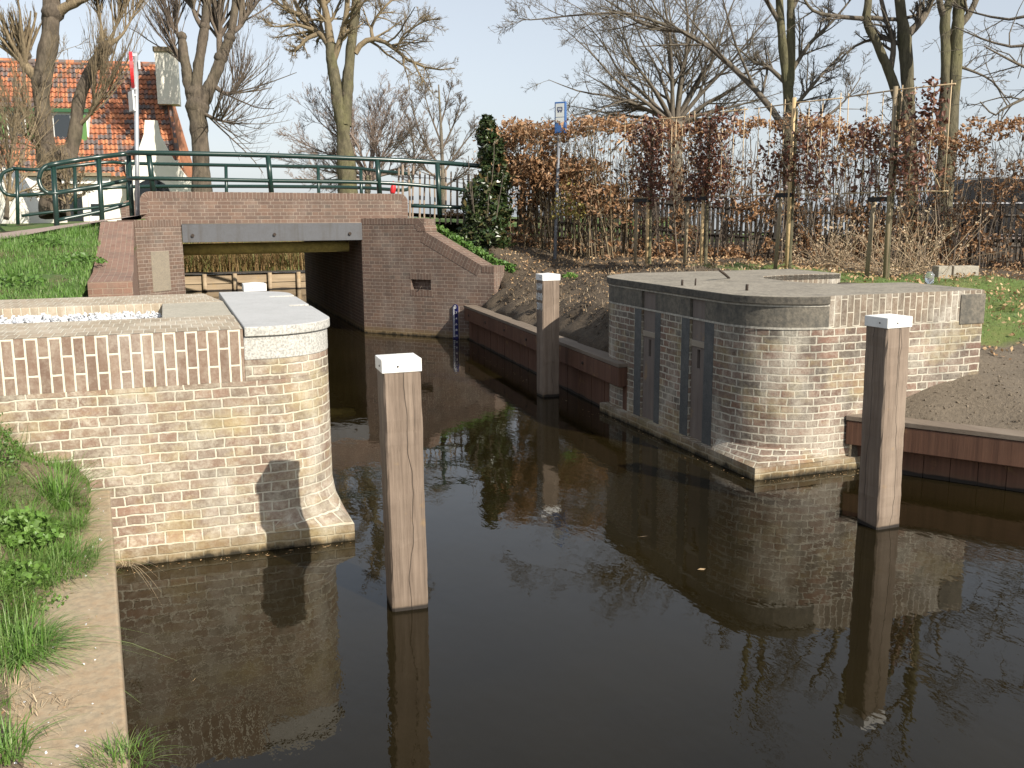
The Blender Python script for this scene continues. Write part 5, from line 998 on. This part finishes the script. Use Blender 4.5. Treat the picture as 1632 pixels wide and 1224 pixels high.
def hedge(name, label, A_, B_, za, zb, nst, nlf, prof, thick, mat, stem, size, zlow, group=None, side=(9, 50, .16)):
    """A_,B_ ground ends; prof: (relative height, leaf density) table"""
    A_, B_ = np.array(A_, float), np.array(B_, float); root = thing(name, (A_+B_)/2, label, 'hedge', group); L = np.linalg.norm(B_-A_); d = norm((B_-A_)*[1, 1, 0]); nn = np.array([-d[1], d[0], 0])
    t = np.sort(rng.uniform(0, 1, nst)); S = A_+(B_-A_)*t[:, None]+nn*rng.normal(0, thick*.28, nst)[:, None]; H = (za+(zb-za)*t)-S[:, 2]
    P = grow(S-[0, 0, .05], np.array([0, 0, 1.])+rng.normal(0, .10, (nst, 3)), H*rng.uniform(.75, 1.06, nst), 9, .05, .03); R = taper(rng.uniform(.007, .019, nst), 9, .3); Ac = Acc(); Ac.tubes(P, R, 5)
    C, r0 = spawn(P, R, side[0], .15, 1, side[1], side[2], 5, .16, .06, .2, .15); RR = np.maximum(taper(r0, 5, .4), .0035); Ac.tubes(C, RR, 3)
    C2, r1 = spawn(C, RR, 3, .2, 1, 45, .5, 4, .18, .04, .1, .08); Ac.tubes(C2, np.maximum(taper(r1, 4, .5), .003), 3); Ac.build('stems', stem, root)
    hs_, ds_ = zip(*prof); m = nlf*4; t = rng.uniform(0, 1, m); rel = rng.uniform(0, 1.02, m); clump = .6+.75*interp_noise(t*L/.5, rel*5, 1, 51)+.5*interp_noise(t*L/.16, rel*14, 1, 52)
    k = rng.uniform(0, 1, m) < np.interp(rel, hs_, ds_)*np.clip(clump, 0, 1.4); t, rel = t[k][:nlf], rel[k][:nlf]
    Pl = A_+(B_-A_)*t[:, None]+nn*rng.normal(0, thick*.36, len(t))[:, None]; Pl[:, 2] = Pl[:, 2]+rel*((za+(zb-za)*t)-Pl[:, 2])*(1+.05*interp_noise(t*L/.3, t*0, 1, 53))
    V, Q = leaves(Pl, size*np.clip(rng.lognormal(-.12, .38, len(Pl)), .4, 1.9), asp=.5, fold=.9); fast_mesh('leaves', V, Q, mat, root); return root
hA, hM, hB = at(790, 396, 18.7), at(1003, 420, 17.2), at(1760, 432, 14.9)
for q in (hA, hM, hB): q[2] = HRs(q[0], q[1])
hedge('beech_hedge', 'tall ragged beech hedge with dry orange leaves behind the soil bank', hA, hM, 3.88, 3.70, 110, 11000, [(0, .2), (.18, .2), (.4, .55), (.6, 1), (.85, 1), (1, .6)], .9, M['beech'], M['twig_yellow'], .082, 1.5)
hedge('beech_hedge', 'long clipped beech hedge with sparse leaves at the right behind the tied trees', hM, hB, 3.72, 3.38, 230, 15000, [(0, .7), (.2, .75), (.4, .45), (.6, .28), (.8, .42), (.88, 1), (1, .9)], .55, M['beech'], M['twig'], .072, 1.2, side=(10, 55, .14))
leafy('yellow_shrub', 'yellow-green leafy shrub in the hedge beside the bus stop pole', at(905, 375, 17.0), 230, .32, .75, .07, M['yellow_leaf'], 'shrub', M['twig_yellow'], lift=.25)
# dry straw-coloured perennials at the hedge foot
for i, (px, py, D, s, lab) in enumerate(((1440, 428, 13.6, 1.0, 'large dry straw-coloured perennial with pale flower heads'), (1330, 424, 14.4, .75, 'smaller dry straw-coloured perennial behind the third tied tree'))):
    c = at(px, py, D); c[2] = HRs(c[0], c[1]); r = thing('dry_perennial', c, lab, 'dry plant'); n = 150; A = Acc(); S = c+rng.normal(0, .16*s, (n, 3))*[1.5, 1.5, 0]; d = np.array([0, 0, 1.])+rng.normal(0, .55, (n, 3)); T = grow(S, d, rng.uniform(.35, 1.1, n)*s, 6, .12, -.10); A.tubes(T, taper(rng.uniform(.003, .006, n), 6, .6), 3)
    A.build('stalks', M['straw'], r); tip = T[:, -1][rng.uniform(0, 1, n) < .25]; P = np.repeat(tip, 14, 0)+rng.normal(0, .045, (len(tip)*14, 3)); V, Q = leaves(P, rng.uniform(.02, .045, len(P)), asp=.8); fast_mesh('dry_leaves', V, Q, M['straw'], r)

# ------------------------------------------------------------------ trained trees on cane frames
def trained_tree(px, py, D, label, clumps, nl, stakes, canes=7, seed=0):
    b = at(px, py, D); b[2] = HRs(b[0], b[1]); r = thing('trained_tree', b, label, 'tree', 'young copper beeches trained on cane frames'); ld = norm(np.array([1.07, -4.26, 0])); z0, z1 = 2.36, 3.56
    P = resample([b-[0, 0, .1], b+[.01, .02, .7], b+[.0, -.02, 1.5], [b[0]+.01, b[1], 3.5]], 12); A = Acc(); A.tubes(P[None], np.interp(np.linspace(0, 1, 12), [0, 1], [.032, .012])[None], 9); A.build('trunk', M['bark_green'], r)
    A = Acc(); R = np.interp(np.linspace(0, 1, 12), [0, 1], [.03, .012])[None]; C, r0 = spawn(P[None], R, 34, .5, 1, 75, .26, 6, .14, .02, .1, .2); C = C-(C-C[:, :1])*0; RR = np.maximum(taper(r0*.6, 6, .4), .004); A.tubes(C, RR, 4); C2, r1 = spawn(C, RR, 5, .2, 1, 45, .5, 4, .15, .02); A.tubes(C2, np.maximum(taper(r1, 4), .003), 3); A.build('branches', M['twig_dark'], r)
    Pl = []
    for (o, z, so, sz, k) in clumps: c = b+ld*o; c[2] = z; m = int(nl*k); Pl.append(c+ld*rng.normal(0, so, m)[:, None]+np.array([0, 0, 1])*rng.normal(0, sz, m)[:, None]+np.array([.97, .24, 0])*rng.normal(0, .10, m)[:, None])
    Pl = np.concatenate(Pl); Pl = Pl[(Pl[:, 2] > 2.2) & (Pl[:, 2] < 3.66)]; V, Q = leaves(Pl, rng.uniform(.05, .105, len(Pl)), asp=.6, fold=.5); fast_mesh('leaves', V, Q, M['beech_dark'], r)
    for zz in (z0, z1):
        mb = MB(); a = b-ld*.74; c = b+ld*.74; mb.tube([(a[0], a[1], zz), (b[0], b[1], zz+.012), (c[0], c[1], zz)], .0095, 6); mb.build('frame_bar', M['bamboo'], r)
    for k in range(canes):
        o = -.68+1.36*k/(canes-1)+rng.uniform(-.04, .04); c = b+ld*o; j = rng.normal(0, .012, 2); mb = MB(); mb.tube([(c[0], c[1], z0-.03), (c[0]+j[0], c[1]+j[1], z1+rng.uniform(.0, .08))], .0062, 6); mb.build('cane', M['bamboo'], r)
    mb = MB(); a, c = b+ld*.06, b+ld*.66; mb.tube([(a[0]-.03, a[1], z1-.02), (c[0]-.03, c[1], z0+.04)], .0065, 6); mb.build('cane', M['bamboo'], r)
    for o, hgt, mt, lean in stakes:
        q = b+ld*o; q[2] = HRs(q[0], q[1]); mb = MB(); top_ = [q[0]-.03+lean, q[1], q[2]+hgt]; mb.tube([q-[.03, 0, .1], top_], .028, 9); mb.build('stake', M[mt], r)
    o = min(s[0] for s in stakes); o2 = max(s[0] for s in stakes); a, c = b+ld*(o-.03), b+ld*(max(o2, 0)+.03); zt = b[2]+1.02; nn_ = np.array([ld[1], -ld[0], 0]); mb = MB(); mb.obox(((a[0]+c[0])/2-.045, (a[1]+c[1])/2, zt), ld, (0, 0, 1), nn_, np.linalg.norm((c-a)[:2])/2, .03, .004); mb.build('tie_band', M['black'], r); return r
trained_tree(1035, 424, 15.6, 'dense trained copper beech nearest the bus stop sign', [(0, 2.95, .20, .32, .6), (.05, 2.5, .24, .15, .25), (-.1, 3.4, .25, .12, .2)], 900, [(-.32, 1.1, 'stake_grey', .02), (-.03, 1.25, 'stake', .01)])
trained_tree(1124, 432, 14.6, 'dense trained copper beech second from the bus stop sign', [(0, 2.9, .24, .33, .7), (-.1, 2.5, .26, .12, .25), (.1, 3.4, .3, .1, .15)], 950, [(-.42, 1.08, 'stake_grey', .04), (-.06, 1.2, 'stake', .01)])
trained_tree(1258, 428, 13.3, 'thin trained copper beech with leaves low, tied to a tall tan stake', [(-.2, 2.75, .28, .22, .35), (.15, 3.05, .2, .2, .2), (.35, 2.6, .22, .16, .2)], 760, [(-.22, 1.08, 'stake_grey', .05), (-.02, 2.3, 'stake', .01)])
trained_tree(1413, 450, 12.0, 'sparse trained copper beech nearest the lock head, with open cane frame', [(-.45, 3.05, .14, .12, .2), (.2, 2.75, .22, .28, .4), (.45, 3.35, .1, .17, .2), (-.1, 2.6, .3, .13, .2)], 720, [(-.27, 1.04, 'stake_grey', .05), (.0, 2.35, 'stake_grey', -.01)])

# ------------------------------------------------------------------ trees
U = -420
tree('pollard_tree', 'knobbly pollarded tree with two stems in front of the house', 'tree',
     [[(88, 345, 23.4), (82, 300, 17.2), (72, 220, 14), (66, 150, 14), (72, 100, 13.3), (80, 50, 14), (82, 0, 13.3), (78, -60, 11.7), (70, -200, 9.36)], [(98, 285, 10.9), (118, 225, 10.9), (124, 170, 9.36), (136, 130, 9.36), (152, 100, 8.58), (168, 78, 9.36)]],
     [[(66, 130, 10.1), (50, 115, 7.8), (40, 98, 6.24), (42, 82, 5.46)], [(80, 30, 10.1), (105, 12, 7.8), (128, 2, 7.02), (150, -30, 5.46)], [(168, 78, 6.24), (180, 50, 2.34), (190, 10, 1.17)], [(165, 80, 5.46), (160, 40, 2.34), (150, 0, 1.17)], [(80, -20, 9.36), (50, -60, 6.24), (20, -120, 3.12)], [(100, 250, 4.68), (70, 238, 2.34), (40, 200, 1.17)], [(125, 200, 3.9), (150, 180, 2.34), (185, 130, 1.17)], [(170, 75, 4.68), (195, 50, 1.95), (215, 0, 0.936)]], 26, M['bark_pollard'], M['twig_yellow'],
     levels=((26, 38, 1.8), (6, 24, .55), (3, 26, .5)), up=.6, tr=.0048, wig=.06, trop=.07, ranges=(.4, 1.0), depth=.2, knobs=((168, 78, 11.7), (42, 88, 7.8), (66, 132, 15.6), (104, 250, 18.7), (84, 20, 17.2)))
tree('pollard_tree', 'knobbly pollarded tree with many forks right of the house', 'tree',
     [[(322, 350, 18.7), (322, 290, 14.8), (318, 220, 13.3), (314, 170, 17.2), (312, 140, 10.9)], [(316, 180, 12.5), (302, 140, 8.58), (296, 105, 8.58), (290, 60, 5.46)], [(322, 165, 10.9), (338, 130, 9.36), (352, 95, 8.58), (366, 60, 7.02), (374, 20, 6.24), (376, -10, 4.68)], [(312, 145, 9.36), (318, 95, 7.8), (326, 45, 7.02), (330, 0, 6.24), (331, -20, 4.68)]],
     [[(352, 95, 6.24), (348, 60, 4.68), (346, 30, 3.9), (330, -30, 2.34)], [(290, 60, 3.9), (276, 45, 3.12), (262, 10, 1.56)], [(366, 55, 4.68), (385, 35, 3.12), (400, -10, 1.56)], [(326, 50, 4.68), (310, 20, 3.12), (300, -30, 1.56)], [(338, 135, 4.68), (365, 150, 2.34), (385, 120, 1.17)], [(312, 175, 3.9), (345, 190, 2.34), (380, 200, 1.09)], [(296, 100, 3.9), (280, 90, 2.34), (262, 50, 1.17)]], 33, M['bark_pollard'], M['twig'],
     levels=((24, 42, 1.7), (6, 26, .55), (3, 28, .5)), up=.5, tr=.005, wig=.06, trop=.06, ranges=(.3, 1), depth=.2, knobs=((314, 170, 18.7), (366, 60, 9.36), (290, 58, 7.8), (352, 92, 10.9), (326, 42, 8.58)))
tree('bare_tree', 'tall bare tree with forked trunk behind the bridge', 'tree',
     [[(556, 330, 16), (552, 270, 14), (546, 200, 12), (538, 150, 10), (531, 110, 9), (527, 70, 8)], [(548, 200, 11), (553, 150, 9), (557, 100, 8), (562, 50, 8), (568, 0, 7), (572, -60, 6), (575, -130, 4)]],
     [[(527, 75, 7), (512, 55, 5.5), (496, 45, 5), (475, 20, 4), (455, -20, 3)], [(527, 70, 7), (522, 30, 5.5), (516, 0, 5), (508, -40, 3.5)], [(530, 100, 6), (545, 60, 5), (556, 20, 4.5), (560, -40, 3.5)], [(505, 55, 4), (490, 62, 3), (475, 78, 2.5), (462, 84, 1.5)], [(566, 85, 5), (578, 68, 4.5), (598, 62, 4), (622, 72, 3), (650, 95, 2.5), (690, 110, 1.5), (725, 108, .8)], [(594, 62, 3), (592, 40, 2.5), (610, 10, 2), (640, -20, 1.5)], [(632, 80, 2), (645, 58, 1.6), (680, 40, 1.2), (705, 42, .8)], [(660, 100, 2), (672, 125, 1.2), (690, 150, .6)], [(568, -20, 5), (600, -80, 4), (640, -160, 2)], [(480, 25, 3.5), (450, 10, 2.5), (420, -10, 1.5)], [(516, 10, 4), (485, -30, 3), (460, -70, 1.5)], [(500, 48, 3.4), (470, 40, 2), (440, 45, 1.2), (420, 30, .8)], [(570, -60, 5), (562, -110, 4), (555, -160, 2)]], 42, M['bark_green'], M['twig_yellow'],
     levels=((15, 48, .5), (9, 45, .5), (7, 42, .5)), up=.1, tr=.0055, wig=.13, trop=.03, ranges=(.2, 1), depth=.25)
def auto_fan(cx, cy, ends, w, curve=.25):
    out = []
    for ex, ey in ends:
        mx, my = (cx+ex)/2, (cy+ey)/2; nx, ny = -(ey-cy), ex-cx; s = curve*rng.uniform(-1, 1); out.append([(cx+rng.uniform(-4, 4), cy, w), (cx+(mx-cx)*.5-nx*s*.12, cy+(my-cy)*.5-ny*s*.12-4, w*.75), (mx-nx*s*.2, my-ny*s*.2, w*.5), ((mx+ex)/2, (my+ey)/2, w*.3), (ex, ey, w*.12)])
    return out
tree('spreading_tree', 'low spreading bare tree fanning out behind the hedge', 'tree', [[(1078, 400, 13), (1078, 300, 12), (1076, 240, 12), (1076, 196, 13)]],
     auto_fan(1076, 200, [(880, 205), (872, 135), (890, 70), (925, 15), (975, -40), (1030, -80), (1085, -110), (1140, -80), (1190, -40), (1225, 20), (1250, 85), (1240, 150), (1010, 20), (1120, 10), (930, 110), (1190, 170), (905, 165), (960, 60), (1160, 40), (1060, -20)], 3.9), 30, M['bark'], M['twig_dark'],
     levels=((13, 42, .42), (8, 42, .5), (6, 42, .5)), up=.05, tr=.0042, wig=.12, trop=.02, ranges=(.18, 1), depth=.3)
tree('bare_tree', 'slim bare tree splitting into two upright stems behind the hedge', 'tree', [[(1258, 440, 10), (1258, 330, 9), (1257, 200, 9), (1255, 130, 9), (1249, 80, 7), (1243, 20, 6), (1238, -100, 5), (1232, -300, 3)], [(1257, 140, 8), (1261, 80, 7), (1260, 0, 6), (1262, -120, 5), (1266, -320, 3)]],
     [[(1256, 215, 6), (1225, 165, 5), (1190, 125, 4.5), (1140, 75, 4), (1085, 42, 3.4), (1040, 38, 2.8), (1000, 8, 2), (960, -20, 1.2)], [(1060, 40, 2.6), (1000, 20, 2), (920, 22, 1.5), (850, 28, 1), (825, 24, .5)], [(1250, 130, 4), (1225, 105, 3), (1205, 95, 2), (1170, 60, 1)], [(1258, 120, 4), (1290, 70, 3), (1330, 30, 2), (1370, -20, 1)], [(1245, 40, 4), (1210, -20, 3), (1180, -100, 2)], [(1260, 20, 4), (1300, -60, 3), (1340, -150, 2)], [(1258, 230, 3.5), (1300, 200, 2.4), (1350, 160, 1.4), (1380, 120, .7)], [(1258, 180, 3.4), (1310, 120, 2.4), (1350, 80, 1.2)], [(1240, -60, 4), (1270, -180, 3), (1300, -330, 2)]], 21, M['bark_green'], M['twig_dark'],
     levels=((14, 45, .4), (8, 42, .5), (6, 42, .5)), up=.15, tr=.0042, wig=.1, trop=.04, ranges=(.12, 1), depth=.25)
tree('bare_tree', 'bare tree with a curved side stem, left of the thick double trunk', 'tree', [[(1456, 420, 12), (1452, 300, 11), (1450, 210, 10), (1446, 120, 10), (1440, 55, 10), (1434, 0, 8), (1425, -120, 6), (1415, -320, 4)], [(1448, 215, 9), (1432, 160, 8), (1415, 110, 7), (1398, 70, 7), (1382, 35, 7), (1384, 0, 6), (1392, -100, 4)]],
     [[(1446, 55, 7), (1462, 40, 6), (1480, 15, 5), (1500, -40, 3)], [(1418, 120, 5), (1424, 70, 4.4), (1412, 30, 4), (1400, -20, 3)], [(1382, 30, 4), (1340, 27, 3.4), (1300, 20, 2.6), (1282, 2, 2), (1260, -40, 1)], [(1444, 75, 4), (1410, 60, 3), (1370, 70, 2), (1330, 110, 1)], [(1384, 28, 4), (1430, 30, 3), (1470, 20, 2.4), (1490, 0, 2)], [(1432, -10, 5), (1400, -100, 4), (1370, -220, 2)], [(1436, 0, 5), (1480, -90, 3), (1520, -220, 2)], [(1390, -60, 3), (1350, -120, 2), (1310, -200, 1)]], 19.5, M['bark_green'], M['twig_dark'],
     levels=((9, 48, .4), (6, 42, .5), (5, 42, .5)), up=.12, tr=.004, wig=.11, trop=.03, ranges=(.2, 1), depth=.3)
tree('bare_tree', 'bare tree with a thick double trunk rising at the right', 'tree', [[(1500, 420, 13), (1505, 320, 12), (1516, 210, 11), (1522, 110, 10), (1526, 40, 9), (1530, 0, 9), (1540, -150, 7), (1548, -380, 4)], [(1500, 300, 8), (1504, 200, 7.5), (1507, 100, 7), (1506, 30, 8), (1515, -20, 6), (1500, -150, 5)]],
     [[(1530, 40, 6), (1545, 20, 5), (1560, -20, 4), (1580, -100, 3)], [(1504, 25, 6), (1494, 5, 5), (1486, -30, 4), (1460, -120, 2)], [(1524, 105, 3), (1545, 112, 2), (1580, 130, 1.4), (1610, 170, .8)], [(1538, -120, 5), (1600, -200, 4), (1680, -300, 2)], [(1540, -180, 5), (1500, -280, 3), (1460, -400, 2)], [(1520, -60, 4), (1570, -140, 3), (1650, -190, 2)]], 18.5, M['bark_green'], M['twig_dark'],
     levels=((6, 48, .42), (5, 42, .5), (4, 42, .5)), up=.12, tr=.005, wig=.11, trop=.03, ranges=(.2, 1), depth=.3)
tree('bare_tree', 'bare tree outside the right edge, its crooked twigs reaching in against the sky', 'tree', [[(1830, 440, 14), (1826, 250, 13), (1822, 100, 12), (1818, -60, 10), (1815, -300, 6)]],
     [[(1820, 130, 6), (1740, 150, 4.5), (1680, 140, 3.5), (1632, 158, 2.6), (1600, 175, 2), (1590, 182, 1.4), (1570, 160, 1)], [(1820, 90, 6), (1720, 110, 4), (1640, 118, 2.6), (1580, 100, 1.8), (1535, 85, 1)], [(1820, 30, 6), (1720, 50, 4), (1640, 70, 2.4), (1590, 55, 1.6), (1550, 30, .9)], [(1820, -30, 6), (1720, -10, 4), (1650, 20, 2.4), (1600, 5, 1.6), (1570, -20, 1)], [(1820, -100, 6), (1700, -90, 4), (1620, -60, 2)], [(1825, 180, 5), (1740, 200, 3.5), (1680, 190, 2.4), (1640, 200, 1.4)]], 15, M['bark_green'], M['twig_dark'],
     levels=((7, 55, .42), (4, 50, .5), (3, 45, .5)), up=-.02, tr=.0035, wig=.2, trop=0, ranges=(.25, 1), depth=.2)
tree('small_tree', 'low pale twiggy tree with rounded crown behind the bridge railing', 'tree', [[(585, 335, 6), (586, 300, 5), (588, 280, 5)]],
     auto_fan(588, 290, [(448, 255), (450, 210), (478, 160), (500, 135), (545, 175), (590, 135), (625, 140), (655, 165), (668, 200), (690, 235), (470, 285), (680, 270), (520, 240), (610, 180), (640, 220)], 2.6), 43, M['bark'], M['twig_pink'], levels=((15, 38, .42), (9, 36, .5), (7, 36, .5)), up=.1, tr=.0065, wig=.11, trop=.04, ranges=(.2, 1), depth=.3)
tree('small_tree', 'slender bare tree with straight stem behind the paling fence', 'tree', [[(706, 340, 4), (705, 260, 3.2), (702, 190, 2.2), (699, 135, 1)]],
     [[(704, 280, 2), (735, 235, 1.3), (760, 205, .7)], [(705, 270, 2), (672, 220, 1.3), (655, 160, .7)], [(704, 240, 1.8), (725, 195, 1.1), (735, 165, .6)], [(704, 230, 1.8), (685, 180, 1.1), (675, 145, .6)], [(702, 200, 1.5), (712, 165, .9), (718, 140, .5)], [(705, 300, 2), (740, 275, 1.3), (765, 250, .7)], [(705, 290, 2), (665, 260, 1.2), (640, 235, .7)], [(655, 300, 2), (660, 240, 1.5), (650, 185, .8)]], 40, M['bark'], M['twig'], levels=((14, 38, .5), (7, 36, .5), (5, 36, .5)), up=.1, tr=.006, wig=.08, trop=.03, ranges=(.1, 1), depth=.2)
tree('shrub', 'tangled twiggy shrub at the left edge in front of the house', 'shrub', [[(10, 350, 4), (12, 320, 3), (14, 300, 2.5)]],
     auto_fan(14, 320, [(-40, 230), (-20, 150), (5, 100), (25, 140), (45, 190), (60, 240), (80, 270), (30, 60), (-5, 200)], 2), 24, M['bark_pollard'], M['twig_yellow'], levels=((10, 35, .5), (5, 35, .5), (3, 35, .5)), up=.2, tr=.006, wig=.1, trop=.05, ranges=(.15, 1), depth=.3)
tree('shrub', 'brushy twig growth at the foot of the left pollarded tree', 'shrub', [[(110, 350, 4), (108, 330, 3), (108, 315, 2.5)]],
     auto_fan(108, 325, [(60, 270), (75, 240), (95, 235), (120, 250), (140, 270), (150, 300), (55, 310)], 1.8), 25.2, M['bark_pollard'], M['twig_yellow'], levels=((10, 38, .5), (6, 38, .5), (3, 35, .5)), up=.1, tr=.006, wig=.14, trop=.03, ranges=(.15, 1), depth=.3)
# dust, twigs and leaf scraps gathered along the walls
n = 260; e = rng.integers(0, 4, n); u = rng.uniform(0, 1, n); w_ = np.abs(rng.normal(0, .05, n))+.02
px_ = np.choose(e, [-.35+u*1.4, 4.33-w_, 4.36+u*1.0, 4.62-(1-u)*.28-w_-.1]); py_ = np.choose(e, [6.12-w_, 6.5+u*2.8, 6.42-w_, 9.0+u*6.6]); C = np.stack([px_, py_, np.full(n, .004)], 1)
V, Q = leaves(C, rng.uniform(.008, .035, n), asp=.35, fold=.05); V[:, 2] = .003+.002*rng.uniform(0, 1, len(V)); tag(fast_mesh('floating_scraps', V, Q, M['litter']), 'small leaf scraps gathered on the water along the walls', kind='stuff')
# stray leaves floating on the water
for i, (px, py, lab) in enumerate(((1024, 855, 'pale straw floating on the dark water before the weathered lock head'), (308, 1084, 'small pale leaf floating near the kerb'), (1118, 907, 'brown leaf floating in the middle of the dark water'))):
    c = G(px, py, .006); V, Q = leaves(c[None], .07 if i else .12, asp=.5 if i else .12, fold=.1); V[:, 2] = .006+.006*(V[:, 2]-V[:, 2].mean()); tag(fast_mesh('floating_leaf', V, Q, M['straw' if i == 0 else 'litter']), lab, 'leaf')
